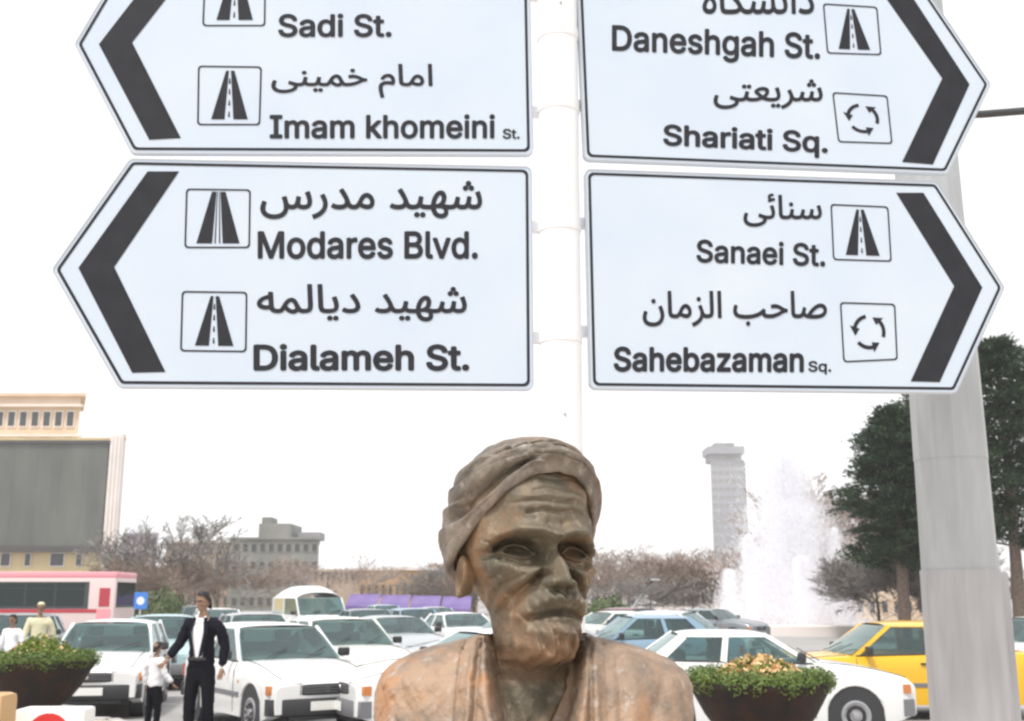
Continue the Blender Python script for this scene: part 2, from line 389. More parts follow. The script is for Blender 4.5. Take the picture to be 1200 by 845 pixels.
def text_geo(s, bold):
    c = bpy.data.curves.new('lettering', 'FONT'); c.body = s
    if LATIN and ord(s[0]) < 128: c.font = LATIN
    o = bpy.data.objects.new('lettering', c); col.objects.link(o)
    bpy.context.view_layer.objects.active = o; o.select_set(True); bpy.ops.object.convert(target='CURVE')
    loops = []
    for sp in o.data.splines:
        P = []
        if sp.type == 'BEZIER':
            bp = sp.bezier_points; n = len(bp)
            for i in range(n):
                p, q = bp[i], bp[(i + 1) % n]
                for k in range(4):
                    t = k / 4; w = 1 - t
                    P.append(p.co * w**3 + p.handle_right * 3*w*w*t + q.handle_left * 3*w*t*t + q.co * t**3)
        else: P = [Vector(p.co[:3]) for p in sp.points]
        R_ = []
        for p in P:
            if not R_ or (p - R_[-1]).length > 1e-4: R_.append(Vector((p.x, p.y, 0)))
        if len(R_) > 2 and (R_[0] - R_[-1]).length < 1e-4: R_.pop()
        if len(R_) > 2: loops.append(R_)
    bpy.data.objects.remove(o)
    # fill by the non-zero winding rule: every band between two outline heights becomes trapezoids
    V = []; F = []; E = [(P[i-1], P[i]) for P in loops for i in range(len(P)) if abs(P[i-1].y - P[i].y) > 1e-7]
    ys = sorted({round(p.y, 3) for P in loops for p in P})
    for ya, yb in zip(ys[:-1], ys[1:]):
        ym = (ya + yb) / 2; cr = []
        for p, q in E:
            if (p.y > ym) != (q.y > ym):
                X = lambda y: p.x + (q.x - p.x) * (y - p.y) / (q.y - p.y)
                lo, hi = min(p.x, q.x), max(p.x, q.x)
                cr.append((X(ym), min(max(X(ya), lo), hi), min(max(X(yb), lo), hi), 1 if q.y > p.y else -1))
        cr.sort(); w = 0
        for c_ in cr:
            if w == 0: st = c_
            w += c_[3]
            if w == 0:
                b = len(V); V += [Vector((st[1], ya, 0)), Vector((c_[1], ya, 0)), Vector((c_[2], yb, 0)), Vector((st[2], yb, 0))]; F.append((b, b+1, b+2, b+3))
    # heavier strokes: the letter's outline laid down several times, each a hair further out and a hair proud of the last
    V2 = []; F2 = []
    for k in range(9):
        a = 2 * math.pi * k / 8; r = 0 if k == 8 else bold
        b = len(V2); V2 += [Vector((v.x + r * math.cos(a), v.y + r * math.sin(a), v.z + k * .00008)) for v in V]; F2 += [tuple(b + i for i in f) for f in F]
    return V2, F2
def lettering(s, quad, parent, bold=.028, name='lettering', m='sign_black'):
    """quad: picture corners TL TR BR BL of the word's bounding box, carried over to the board's plane"""
    V, F = text_geo(s, bold)
    x0, x1 = min(v.x for v in V), max(v.x for v in V); y0, y1 = min(v.y for v in V), max(v.y for v in V)
    q = [Vector(uv(*p)) for p in quad]; out = []
    for v in V:
        a = (v.x - x0) / (x1 - x0); b = (v.y - y0) / (y1 - y0)
        e = (q[3].lerp(q[2], a)).lerp(q[0].lerp(q[1], a), b); out.append((e.x, e.y, .0015 + v.z))
    return mesh_obj(name, out, F, m, parent)

def sign(outline, chev, label):
    root = empty('street_sign', P0, PSI, label, 'sign', 'direction signs on the white post')
    out = [uv(*p) for p in outline]
    brd = rounded(out, .022); n_ = len(brd)
    # outline is the dark line's outer edge; the panel reaches a little beyond it
    edge = rounded(inset(out, -.014), .026)
    pn = MB(); pn.prism([(p.x, p.y, 0) for p in edge], (0, 0, -.022), (0, 0, 0))
    fr = root
    # the children are built in a local frame x = along board, y = up, z = towards the viewer
    hold = bpy.data.objects.new('sign_panel', None)
    bpy.data.objects.remove(hold)
    rot = Matrix(((1, 0, 0), (0, 0, -1), (0, 1, 0))).to_4x4()
    def fix(o): o.matrix_local = rot; return o
    p = fix(pn.build('sign_panel', 'sign_white', root))
    rim = rounded(inset(out, -.014), .026); rim2 = rounded(inset(out, -.009), .021)
    rv, rf = ring(rim, rim2); fix(flat('folded_edge', rv, 'bolt_steel', root, z=.002, faces=rf))
    bv, bf = ring(brd, rounded(inset(out, .0105), .016)); fix(flat('border_line', bv, 'sign_black', root, faces=bf))
    cv = [uv(*p_) for p_ in chev]; fix(flat('arrow_chevron', cv, 'sign_black', root, faces=[(0, 1, 4, 5), (1, 2, 3, 4)]))
    # two stiffening rails and their bolts on the back
    ys = [p_[1] for p_ in out]; xs = [p_[0] for p_ in out]; ya, yb = min(ys), max(ys)
    for k in (.25, .75):
        xa, xb = (min(xs) * .86, .0) if abs(min(xs)) > abs(max(xs)) else (0, max(xs) * .86)
        fix(MB().bbox(((xa + xb) / 2, ya + (yb - ya) * k, -.038), (xb - xa, .045, .021), .004).build('back_rail', 'white_steel', root))
    return root, fix
def pict(root, fix, quad, kind):
    q = [Vector(uv(*p)) for p in quad]          # TL TR BR BL
    q = [q[3], q[2], q[1], q[0]]
    rv, rf = ring(rounded(q, .014, 4), rounded(inset(q, .006), .011, 4))
    f = fix(flat('pictogram_frame', rv, 'sign_black', root, z=.0016, faces=rf))
    def b(a, c): return q[0].lerp(q[1], a).lerp(q[3].lerp(q[2], a), c)
    ident = lambda o: o
    if kind == 'road':
        flat('pictogram', [[b(.22, .10), b(.43, .10), b(.485, .92), b(.44, .92)], [b(.57, .10), b(.80, .10), b(.57, .92), b(.515, .92)]] +
             [[b(.485, y), b(.515, y), b(.508, y + .09), b(.492, y + .09)] for y in (.14, .33, .52, .70)], 'sign_black', f)
    elif kind == 'boulevard':
        flat('pictogram', [[b(.18, .08), b(.42, .08), b(.47, .95), b(.40, .95)], [b(.58, .08), b(.84, .08), b(.61, .95), b(.53, .95)],
             [b(.455, .08), b(.475, .08), b(.49, .95), b(.48, .95)], [b(.525, .08), b(.545, .08), b(.52, .95), b(.51, .95)]], 'sign_black', f)
    else:
        polys = []
        for s0 in (100, 220, 340):
            r0, r1 = .235, .30
            arc = [s0 + t * 62 / 6 for t in range(7)]
            for a0, a1 in zip(arc[:-1], arc[1:]):
                polys.append([b(.5 + r * math.cos(R(a)), .5 + r * math.sin(R(a))) for r, a in ((r0, a0), (r1, a0), (r1, a1), (r0, a1))])
            a = s0 + 62; polys.append([b(.5 + r * math.cos(R(g)), .5 + r * math.sin(R(g))) for r, g in ((.18, a), (.36, a), (.26, a + 32))])
        flat('pictogram', polys, 'sign_black', f)
def box4(x0, x1, y0, y1, dl=0, dr=0): return [(x0, y0 + dl), (x1, y0 + dr), (x1, y1 + dr), (x0, y1 + dl)]

s, fx = sign([(66, 316), (142, 450), (621, 453), (619, 199), (155, 190)], [(173, 201), (92, 314), (155, 437), (194, 436), (134, 313), (210, 201)],
    'lower left white arrow sign reading Modares Blvd. and Dialameh St.')
pict(s, fx, [(218, 221), (294, 222), (293, 291), (216, 291)], 'boulevard'); pict(s, fx, [(213, 341), (290, 342), (289, 413), (211, 412)], 'road')
for t, q, b in ((shape('شهید مدرس'), box4(305, 565, 212, 257), .016), ('Modares Blvd.', box4(302, 560, 271, 304), .021),
                (shape('شهید دیالمه'), box4(301, 547, 333, 377), .016), ('Dialameh St.', box4(297, 550, 403, 435), .026)): fx(lettering(t, q, s, b))
s, fx = sign([(92, 52), (157, 176), (621, 178), (616, -78), (172, -84)], [(212, -72), (116, 52), (175, 164), (212, 162), (155, 50), (250, -72)],
    'upper left white arrow sign reading Sadi St. and Imam khomeini')
pict(s, fx, [(240, -42), (312, -42), (311, 31), (237, 31)], 'road'); pict(s, fx, [(232, 77), (307, 78), (305, 147), (231, 147)], 'road')
for t, q, b in ((shape('سعدی'), box4(330, 450, -42, -4), .016), ('Sadi St.', box4(326, 459, 16, 44), .021),
                (shape('امام خمینی'), box4(318, 507, 75, 115), .016), ('Imam khomeini', box4(316, 580, 134, 163), .021), ('St.', box4(589, 609, 151, 163), .021)): fx(lettering(t, q, s, b))
s, fx = sign([(1173, 337), (1096, 216), (689, 202), (695, 452), (1118, 457)], [(1082, 226), (1151, 337), (1101, 448), (1067, 447), (1118, 335.5), (1050, 226)],
    'lower right white arrow sign reading Sanaei St. and Sahebazaman')
pict(s, fx, [(973, 239), (1041, 242), (1045, 307), (976, 305)], 'road'); pict(s, fx, [(984, 354), (1049, 356), (1052, 422), (988, 425)], 'round')
for t, q, b in ((shape('سنائی'), box4(871, 963, 227, 266), .016), ('Sanaei St.', box4(816, 967, 281, 309, -1, 4), .021),
                (shape('صاحب الزمان'), box4(753, 969, 341, 383), .016), ('Sahebazaman', box4(719, 942, 406, 436, 0, 1), .026), ('Sq.', box4(947, 974, 423, 439), .021)): fx(lettering(t, q, s, b))
s, fx = sign([(1157, 99), (1064, -38), (678, -52), (688, 184), (1108, 200.5)], [(1053, -28), (1136, 99), (1093, 193), (1057, 190), (1104, 92), (1020, -28)],
    'upper right white arrow sign reading Daneshgah St. and Shariati Sq.')
pict(s, fx, [(964, 4), (1028, 8), (1033, 65), (969, 63)], 'road'); pict(s, fx, [(975, 108), (1040, 112), (1046, 169), (982, 167)], 'round')
for t, q, b in ((shape('دانشگاه'), box4(823, 954, -26, 17), .016), ('Daneshgah St.', box4(717, 961, 30, 69, -1, 9), .021),
                (shape('شریعتی'), box4(836, 964, 93, 128), .016), ('Shariati Sq.', box4(777, 970, 146, 178, -1, 8), .024)): fx(lettering(t, q, s, b))

# the white post between the boards, from the paving to above the frame
pr = .078; pc = P0 + N * -.02; top = at(655, -150, 4.0).z
post = empty('sign_post', (pc.x, pc.y, .13), PSI, 'white round steel post carrying the four arrow signs', 'post')
MB().lathe([(pr, .016), (pr, top - .3), (pr * .96, top - .3 + .02), (pr * .5, top - .27)], 40).build('post_tube', 'white_steel', post, smooth=True)
MB().lathe([(.17, 0), (.17, .016), (.16, .024)], 32).build('base_plate', 'white_steel', post, smooth=True)
for (px, py) in ((655, 40), (655, 125), (655, 265), (655, 395)):
    zz = at(px, py, 4.0).z - .13
    cl = MB().lathe([(pr + .001, zz - .022), (pr + .0035, zz - .021), (pr + .0035, zz + .021), (pr + .001, zz + .022)], 40)
    c_ = cl.build('clamp', 'white_steel', post, smooth=True)
for zz in (at(655, 12, 4).z - .13, at(655, 488, 4).z - .13):
    MB().lathe([(.006, -.004), (.006, .004), (.004, .006)], 10, (0, 0, 0)).build('bolt', 'galvanised', post).matrix_local = Matrix.Translation((.0, -pr, zz)) @ Matrix.Rotation(R(90), 4, 'X')

# the thick galvanised lamp pole at the right, faceted, with a wider sleeve round its foot
D = 4.9
def polepx(yp, l, r):
    a, b = at(l, yp, D), at(r, yp, D); return (a.x + b.x) / 2, abs(b.x - a.x) / 2, a.z
xb, rb, _ = polepx(845, 1092, 1187); 
pole = empty('lamp_pole', (xb, D, .13), 0, 'thick grey galvanised lamp pole behind the right hand signs', 'pole')
def col_(z0, z1, r0, r1, n=12):
    m = MB(); vs = []
    for z, r in ((z0, r0), (z1, r1)):
        for k in range(n): a = 2 * math.pi * (k + .5) / n; vs.append((r * math.cos(a), r * math.sin(a), z))
    m.add(vs, [(k, (k+1) % n, n+(k+1) % n, n+k) for k in range(n)] + [tuple(range(n))[::-1], tuple(range(n, 2*n))]); return m
zs1 = at(1135, 668, D).z - .13; zs2 = at(1115, 537, D).z - .13
print('pole', xb, rb, polepx(600, 1083, 1168), polepx(490, 1073, 1160), polepx(200, 1068, 1143))
col_(0, zs1, rb * 1.0, rb * .97).build('pole_sleeve', 'galvanised_dull', pole)
col_(zs1 - .02, zs2, rb * .93, rb * .90).build('pole_shaft', 'galvanised', pole)
col_(zs2 - .01, 7.5, rb * .915, rb * .60).build('pole_shaft', 'galvanised', pole)
MB().bbox((rb * .9, .03, zs1 / 2 - .01), (.08, .14, zs1), .01).build('cable_duct', 'galvanised_dull', pole)
MB().lathe([(.32, 0), (.32, .025), (.31, .021)], 32).build('base_plate', 'galvanised_dull', pole)
for k in range(4):
    a = R(45 + 90 * k); MB().lathe([(.02, .021), (.02, .06), (.01, .065)], 8, (.27 * math.cos(a), .27 * math.sin(a), 0)).build('anchor_bolt', 'bolt_steel', pole)
a0 = at(1150, 134, D - .0); a1 = at(1300, 122, D)
MB().tube([(0, 0, a0.z - .13), (a0.x - xb, -.0, a0.z - .13), (a1.x - xb, 0, a1.z - .13)], .018, 12).build('side_arm', 'dark_steel', pole, smooth=True)
MB().lathe([(rb * .86, a0.z - .13 - .06), (rb * .87, a0.z - .13 + .06)], 24).build('arm_collar', 'galvanised', pole, smooth=True)
# ------------------------------------------------------------------ sculpted head: a lofted form pushed about by brushes (units: about 1.5 mm)
def lerp_tab(z, tab): zs, vs = zip(*sorted(tab)); return np.interp(z, zs, vs)
def seg_dist(X, Zc, pts):
    """distance in the frontal plane to a polyline and the parameter along it"""
    best = np.full(X.shape, 1e9); tt = np.zeros(X.shape); n = len(pts) - 1
    for i in range(n):
        (x0, z0), (x1, z1) = pts[i], pts[i+1]; dx, dz = x1 - x0, z1 - z0; L = dx*dx + dz*dz
        t = np.clip(((X - x0) * dx + (Zc - z0) * dz) / L, 0, 1); d = np.hypot(X - x0 - dx * t, Zc - z0 - dz * t)
        m = d < best; best[m] = d[m]; tt[m] = (i + t[m]) / n
    return best, tt
def wavy(P, f, s):      # cheap smooth noise
    x, y, z = P[:, 0] * f, P[:, 1] * f, P[:, 2] * f
    return (np.sin(x * 1.3 + s + 1.7 * np.sin(y * .9 + s)) * np.cos(z * 1.1 + 1.3 * np.sin(x * .7 + s * 2)) + .5 * np.sin(z * 2.3 + 2.1 * np.sin(x * 1.9 - y + s))) / 1.5
def head_form(nz, na, beard=True, old=True):
    W_ = [(132, 4), (128, 26), (118, 46), (96, 64), (60, 73), (20, 74), (0, 73), (-25, 71), (-50, 61), (-75, 47), (-98, 42), (-112, 41), (-122, 38), (-130, 38), (-136, 42), (-150, 47), (-175, 49), (-215, 55), (-240, 75)]
    if beard: F_ = [(132, 4), (128, 40), (118, 62), (96, 83), (60, 97), (20, 98), (0, 91), (-25, 91), (-50, 91), (-75, 92), (-98, 94), (-112, 93), (-121, 86), (-127, 72), (-132, 46), (-145, 36), (-215, 44), (-240, 62)]
    else: F_ = [(132, 4), (128, 40), (118, 62), (96, 83), (60, 97), (20, 98), (0, 91), (-25, 90), (-50, 90), (-75, 88), (-98, 88), (-112, 84), (-122, 66), (-128, 44), (-150, 32), (-215, 30), (-240, 34)]
    B_ = [(132, 4), (128, 40), (118, 64), (96, 88), (60, 104), (20, 106), (-20, 96), (-60, 62), (-85, 40), (-110, 44), (-150, 56), (-215, 66), (-240, 72)]
    z = np.linspace(132, -240, nz); a = np.linspace(0, 2 * np.pi, na, endpoint=False)
    w, f, b = (lerp_tab(z, t)[:, None] for t in (W_, F_, B_))
    k = np.array([1, 2, 3, 2, 1]) / 9.0; pad = max(1, nz // 90)
    def sm(v):
        for _ in range(pad): v = np.convolve(np.pad(v[:, 0], 2, mode='edge'), k, 'valid')[:, None]
        return v
    w, f, b = sm(w), sm(f), sm(b)
    ca, sa = np.cos(a)[None], np.sin(a)[None]; e = 2 / 2.25
    X = w * np.sign(ca) * np.abs(ca) ** e; Y = -np.where(sa > 0, f, b) * np.sign(sa) * np.abs(sa) ** e
    P = np.stack([X, Y, np.broadcast_to(z[:, None], X.shape)], -1).reshape(-1, 3).copy()
    front = np.clip((-P[:, 1] - 5) / 45, 0, 1)
    def bump(c, r, d):
        q = (P - np.array(c)) / np.array(r); wgt = np.exp(-(q ** 2).sum(1)); P[:] += wgt[:, None] * np.array(d)
    def both(c, r, d):
        bump(c, r, d); bump((-c[0], c[1], c[2]), r, (-d[0], d[1], d[2]))
    def stroke(pts, wd, amp, mirror=True, a1=None, spread=None, out=.35):
        for s in (1,):
            d, t = seg_dist(np.abs(P[:, 0]) if mirror else P[:, 0], P[:, 2], pts); am = amp + ((a1 if a1 is not None else amp) - amp) * t
            wg = np.exp(-(d / wd) ** 2) * am * front
            nx = P[:, 0] / 90; P[:, 1] -= wg; P[:, 0] += wg * nx * out
    P[:, 0] += 9 * np.clip((-P[:, 2] - 128) / 18, 0, 1)
    # forehead, temples, brow
    both((58, -70, 48), (16, 30, 26), (-5, 4, 0)); bump((0, -100, 62), (46, 40, 30), (0, -4, 0))
    stroke([(4, 17), (18, 22), (38, 23), (56, 13), (66, 2)], 7, 19, a1=10)
    both((28, -98, 20), (16, 20, 9), (0, -4, -1))
    # eye sockets
    both((32, -92, 1), (22, 44, 16), (0, 46, 0)); both((14, -92, 3), (8, 34, 12), (0, 13, 0)); both((54, -80, 0), (13, 30, 15), (-3, 12, 0))
    # nose
    for zc, am, wd in ((12, 9, 7), (2, 13, 7), (-8, 17, 7.3), (-18, 21, 7.8), (-28, 23, 8.6), (-38, 24, 9.6)):
        bump((0, -95, zc), (wd, 60, 9), (0, -am * .82, 0))
    bump((0, -118, -42), (10, 40, 8), (0, -9, -3)); both((14, -98, -42), (6.5, 40, 7), (1.5, -13, 0))
    both((6.5, -120, -51), (4, 30, 4), (0, 9, 2)); bump((0, -100, -53), (18, 60, 5), (0, 7, 0)); stroke([(11, -33), (22, -34), (25, -44)], 2.6, -5)
    # eyeballs and lids
    both((33, -70, -3), (12, 60, 8.5), (0, -25, 0))
    stroke([(17, -4), (24, 3.5), (34, 6), (44, 3), (51, -5)], 2.8, 11); stroke([(16, 8), (30, 12.5), (44, 9.5), (54, 0)], 2.8, -9)
    stroke([(18, -6), (26, -11), (36, -12), (48, -7)], 2.4, 8); stroke([(20, -3.5), (33, -2), (47, -5)], 2.3, -4.5)
    stroke([(13, -12), (23, -20), (38, -23), (52, -15)], 3.4, -7); both((34, -95, -3), (3.4, 60, 3.4), (0, 7, 0))
    # cheeks, folds from nose to mouth
    both((52, -76, -24), (17, 34, 14), (2, -9, 2)); both((50, -70, -60), (15, 34, 22), (-3, 8, 0))
    stroke([(15, -31), (26, -42), (38, -56), (45, -76), (44, -92)], 4.5, -15, a1=-5); stroke([(22, -26), (36, -36), (48, -52), (55, -74)], 7, 9, a1=2)
    # mouth
    bump((0, -92, -66), (34, 60, 17), (0, -8, 0))
    stroke([(0, -72), (14, -73.5), (30, -80)], 3.2, -13, a1=-8)
    stroke([(0, -84), (12, -84)], 3, -2)
    if old:
        for zz, am, wd, x0 in ((43, -2.6, 2.4, -30), (53, -1.6, 2, -44), (66, -2.4, 3, -24), (79, -1.0, 2, -38)): stroke([(x0, zz - 2), (x0 / 2, zz + 2), (4, zz - 1), (20, zz + 3), (30 - x0 * .4, zz - 3)], wd, am, mirror=False)
        for zz, am in ((48, 1.6), (60, 2.2)): stroke([(-34, zz - 1), (-12, zz + 2), (10, zz), (36, zz + 1)], 4, am, mirror=False)
        stroke([(7, 17), (6, 23), (9, 30)], 2.6, -2.2)
        for k_ in (-1, 0, 1): stroke([(54, -3 + k_ * 5), (66, -4 + k_ * 12)], 1.8, -3)
        stroke([(38, -34), (50, -46), (58, -64)], 2.4, -4); stroke([(58, -40), (62, -62), (58, -84)], 3, -4)
        both((64, -40, 40), (8, 24, 18), (3, 0, 0))
    if beard:
        # moustache with drooping ends, and the short beard in curled locks
        stroke([(2, -56), (14, -58), (27, -65), (38, -77)], 7.5, 13, a1=8); bump((0, -95, -90), (32, 60, 13), (0, -8, 0))
        pass
        m = front * np.clip((-P[:, 2] - 84) / 10, 0, 1) * np.clip((P[:, 2] + 138) / 8, 0, 1) * np.clip(1.5 - np.abs(P[:, 0]) / 40, 0, 1)
        P[:, 1] -= m * (5 + 3.0 * np.sin(P[:, 0] * .42 + 1.6 * np.sin(P[:, 2] * .13 + .8)) + 1.8 * np.sin(P[:, 0] * .21 + P[:, 2] * .33) + 1.2 * np.sin(P[:, 0] * .9 + P[:, 2] * .25))
        d, t = seg_dist(np.abs(P[:, 0]), P[:, 2], [(2, -57), (14, -59), (28, -66), (39, -78), (43, -92)])
        P[:, 1] -= np.exp(-(d / 7) ** 2) * front * 2.6 * np.sin(np.abs(P[:, 0]) * .62 - P[:, 2] * .42)
        # side whiskers
        sd_ = np.clip(1 - np.abs(np.abs(P[:, 0]) - 58) / 14, 0, 1) * np.clip(1 - np.abs(P[:, 2] + 62) / 46, 0, 1)
        P[:, 0] += np.sign(P[:, 0]) * sd_ * (2.5 + 1.6 * np.sin(P[:, 2] * .45 + P[:, 1] * .2))
    # neck cords
    stroke([(10, -190), (30, -150)], 6, 6)
    P += (wavy(P, .09, 1)[:, None] * .7 + wavy(P, .21, 4)[:, None] * .35) * np.array([.3, -1, .2])
    i = np.arange(nz - 1)[:, None] * na; j = np.arange(na)[None]; j2 = (j + 1) % na
    Fq = np.stack([i + j, i + j2, i + na + j2, i + na + j], -1).reshape(-1, 4)
    return P, Fq[:, ::-1] if False else Fq
def grid_faces(nz, na, closed=True):
    i = np.arange(nz - 1)[:, None] * na; j = np.arange(na if closed else na - 1)[None]; j2 = (j + 1) % na
    return np.stack([i + j, i + j2, i + na + j2, i + na + j], -1).reshape(-1, 4)

K = 1 / 657.0                      # metres per sculpting unit at the bust's distance
YB = 2.0
eye_c = at(613, 650, YB)           # middle of the head at eye level
base_c = at(625, 800, YB)
bust = empty('bust', (base_c.x, YB, 1.20), 0, 'bronze bust of a bearded man in a turban under the signs', 'bust')
borg = Vector((base_c.x, YB, 1.20))
YAW = R(20); HS = 1.0
def place_np(P, org, yaw, roll=0.0):
    Q = P * K; c, s = math.cos(yaw), math.sin(yaw)
    cr, sr = math.cos(roll), math.sin(roll); x, z = Q[:, 0] * cr + Q[:, 2] * sr, -Q[:, 0] * sr + Q[:, 2] * cr; Q = np.stack([x, Q[:, 1], z], -1)
    # a positive yaw turns the face (-Y) towards the right of the picture (+X)
    return np.stack([Q[:, 0] * c - Q[:, 1] * s, Q[:, 0] * s + Q[:, 1] * c, Q[:, 2]], -1) + np.array(org - borg)
P, F = head_form(560, 460)
P[:, 0] += 11 * np.clip((15 - P[:, 2]) / 75, 0, 1) * np.clip((P[:, 2] + 215) / 60, 0, 1)
P[:, 2] = np.interp(P[:, 2], [-240, -150, -128, -72, -48, -20, 0, 20, 140], [-240, -145, -118, -64, -37, -14, 2, 20, 140])
hd = np_obj('head', place_np(P * HS, eye_c, YAW, R(2)), F[:, ::-1], 'bronze_face', bust)
# ears, lofted shells with a rolled rim; the upper half disappears under the turban
def ear_mesh(sgn):
    V = []; n = 40; rings = 12
    for r_ in range(rings):
        t = r_ / (rings - 1)
        for k in range(n):
            a = 2 * math.pi * k / n; ex, ez = 15 * math.cos(a), 29 * math.sin(a) * (1 if math.sin(a) > 0 else .92)
            ex *= 1 - .28 * (math.sin(a) < 0) * abs(math.sin(a))
            if t < .35: s_ = 1.0; h = 13 * t / .35; sc = .78 + .22 * t / .35
            elif t < .6: h = 13 + 2.5 * math.sin((t - .35) / .25 * math.pi); sc = 1 - .25 * (t - .35) / .25
            else: h = 13 - 11 * math.sin((t - .6) / .4 * 1.57) + 4.5 * math.exp(-((t - .78) / .08) ** 2) * (1 if math.sin(a) > -.5 else .2); sc = .75 * (1 - (t - .6) / .4) + .02
            V.append((sgn * (h), -ex * sc * sgn * sgn + 4, ez * sc))
    V = np.array(V); rot = R(14); y, z = V[:, 1] * math.cos(rot) - V[:, 2] * math.sin(rot), V[:, 1] * math.sin(rot) + V[:, 2] * math.cos(rot)
    V = np.stack([V[:, 0] + sgn * 60, y + 2, z * .92 - 30], -1); return V, grid_faces(rings, n)
K2 = K * 1.04
for sgn in (-1, 1):
    V, F = ear_mesh(sgn); np_obj('ear', place_np(V * HS, eye_c, YAW, R(2)), F[:, ::-1] if sgn > 0 else F, 'bronze_face', bust)

# turban: one wound cloth; lower edge runs over the forehead and down behind the ears
nt, na = 260, 420
t = np.linspace(-.16, 1, nt)[:, None]; a = np.linspace(-np.pi, np.pi, na, endpoint=False)[None]      # a = 0 is the front, + towards the face's left (+x)
zb = np.interp(np.abs(a), [0, .35, .7, 1.0, 1.3, 1.6, 2.0, 3.15], [98, 93, 75, 49, 20, 0, -14, -34])
for _ in range(12): zb = (np.roll(zb, 1, 1) + zb * 2 + np.roll(zb, -1, 1)) / 4
crown = 134
tc = np.clip(t, 0, 1); lat = tc * np.pi / 2
zz = zb + (crown - zb) * np.sin(lat) ** .92
rad = np.cos(lat) ** .62
rx = 84 + 5 * np.exp(-((a + 1.6) / .8) ** 2); ry = np.where(np.cos(a) > 0, 106, 124)
# the big roll of cloth along the lower edge, swelling over the man's right ear, and the cloth wound above it
def roll(c, w, am, ph=0.0, slope=0.0): return am * np.exp(-((tc - c - slope * a - ph * np.sin(a)) / w) ** 2)
wind = 0
wind = wind + roll(.12, .13, 9) + 9 * np.exp(-((a + 1.55) / .7) ** 2) * np.exp(-((tc - .22) / .26) ** 2)
ph_ = tc * 9.2 + .95 * np.sin(a + .7) + .35 * np.sin(2 * a + 1.1) + .18 * np.sin(5 * a + tc * 7)
saw = (ph_ % 1.0); fold = np.where(saw < .78, saw / .78, (1 - saw) / .22)
wind = wind + (fold - .5) * 6.5 * np.clip(1.15 - tc, .15, 1) * np.clip(tc * 12, 0, 1)
# deep diagonal tuck, from the top of the brow down behind the temple, and a shorter one at the other side
tuck = np.abs(tc - (.30 + .33 * np.clip((a + 1.35) / 1.1, -1, 1.2) * .5)); wind = wind - 8 * np.exp(-(tuck / .030) ** 2) * np.exp(-((a + .6) / .62) ** 2)
tuck = np.abs(tc - (.15 + .05 * np.sin(a * 2))); wind = wind - 30 * np.exp(-(tuck / .045) ** 2) * np.exp(-((a + 1.0) / .62) ** 4) + 12 * np.exp(-((tc - .36) / .13) ** 2) * np.exp(-((a + 1.2) / .7) ** 2)
tuck2 = np.abs(tc - (.33 - .20 * (a - .3))); wind = wind - 15 * np.exp(-(tuck2 / .03) ** 2) * np.exp(-((a - .55) / .45) ** 2)
tuck3 = np.abs(tc - (.62 - .10 * a)); wind = wind - 6 * np.exp(-(tuck3 / .035) ** 2) * np.exp(-((a + .2) / .9) ** 2)
rr = rad * (1 + wind / 100) 
under = np.clip(-t / .16, 0, 1)                # the edge tucks in under the roll
edge = 1 - .13 * under ** 1.5 
X = rx * rr * np.sin(a) * edge; Y = -ry * rr * np.cos(a) * edge; X = X * .925 + 2
zz = zz + wind * np.sin(lat) * .75 - 9 * np.sin(under * np.pi) * (under < 1) - 3 * under + 0 * a
P = np.stack([X, Y + 8, zz], -1).reshape(-1, 3); P += wavy(P, .10, 2)[:, None] * np.array([.8, .8, .5]) + wavy(P, .24, 5)[:, None] * .45
np_obj('turban', place_np(P * HS, eye_c, YAW, R(2)), grid_faces(nt, na), 'bronze_turban', bust)
# loose end of the cloth tucked over the left brow
V = []; F = []
n1, n2 = 26, 14
for i in range(n1):
    t_ = i / (n1 - 1); ang = .10 + .82 * t_; r0 = 1.06
    for k in range(n2):
        g = 2 * math.pi * k / n2; wv = (13 * math.sin(math.pi * min(1, .18 + t_ * .92)) + 1.5)
        zc = 118 - 3 * t_ - 12 * t_ ** 2; up_ = wv * math.sin(g); ou = 5.5 * math.cos(g) * (.4 + .6 * math.sin(math.pi * (.1 + .85 * t_)))
        rz = 84 * math.sqrt(max(.05, 1 - ((zc + up_ * .6 - 40) / 112) ** 2)) 
        V.append(((rz + ou) * math.sin(ang) * 1.02, -(rz * 1.10 + ou) * math.cos(ang) + 8, zc + up_))
V = np.array(V); np_obj('turban_end', place_np(V * HS, eye_c, YAW, R(2)), grid_faces(n1, n2)[:, ::-1], 'bronze_turban', bust)

# shoulders and robe, cut off square at the arms
nz, na = 330, 520
z = np.linspace(0, -300, nz)
smt = lambda v: np.convolve(np.pad(v[:, 0], 12, mode='edge'), np.hanning(27)[1:-1] / np.hanning(27).sum(), 'valid')[:, None]
TZ = [(0, 54), (-3, 64), (-7, 88), (-13, 116), (-20, 138), (-28, 156), (-40, 171), (-54, 178), (-80, 180), (-130, 174), (-200, 164), (-300, 145)]
TF = [(0, 34), (-8, 48), (-20, 66), (-50, 92), (-100, 112), (-200, 118), (-300, 104)]
TB = [(0, 60), (-8, 74), (-20, 84), (-60, 96), (-300, 92)]
w, f, b = (smt(lerp_tab(z, q)[:, None]) for q in (TZ, TF, TB))
a = np.linspace(0, 2 * np.pi, na, endpoint=False)[None]; ca, sa = np.cos(a), np.sin(a); e = 2 / 2.7
X = w * np.sign(ca) * np.abs(ca) ** e; Y = -np.where(sa > 0, f, b) * np.sign(sa) * np.abs(sa) ** e
P = np.stack([X, Y, np.broadcast_to(z[:, None], X.shape)], -1).reshape(-1, 3).copy()
front = np.clip((-P[:, 1]) / 40 + .2, 0, 1)
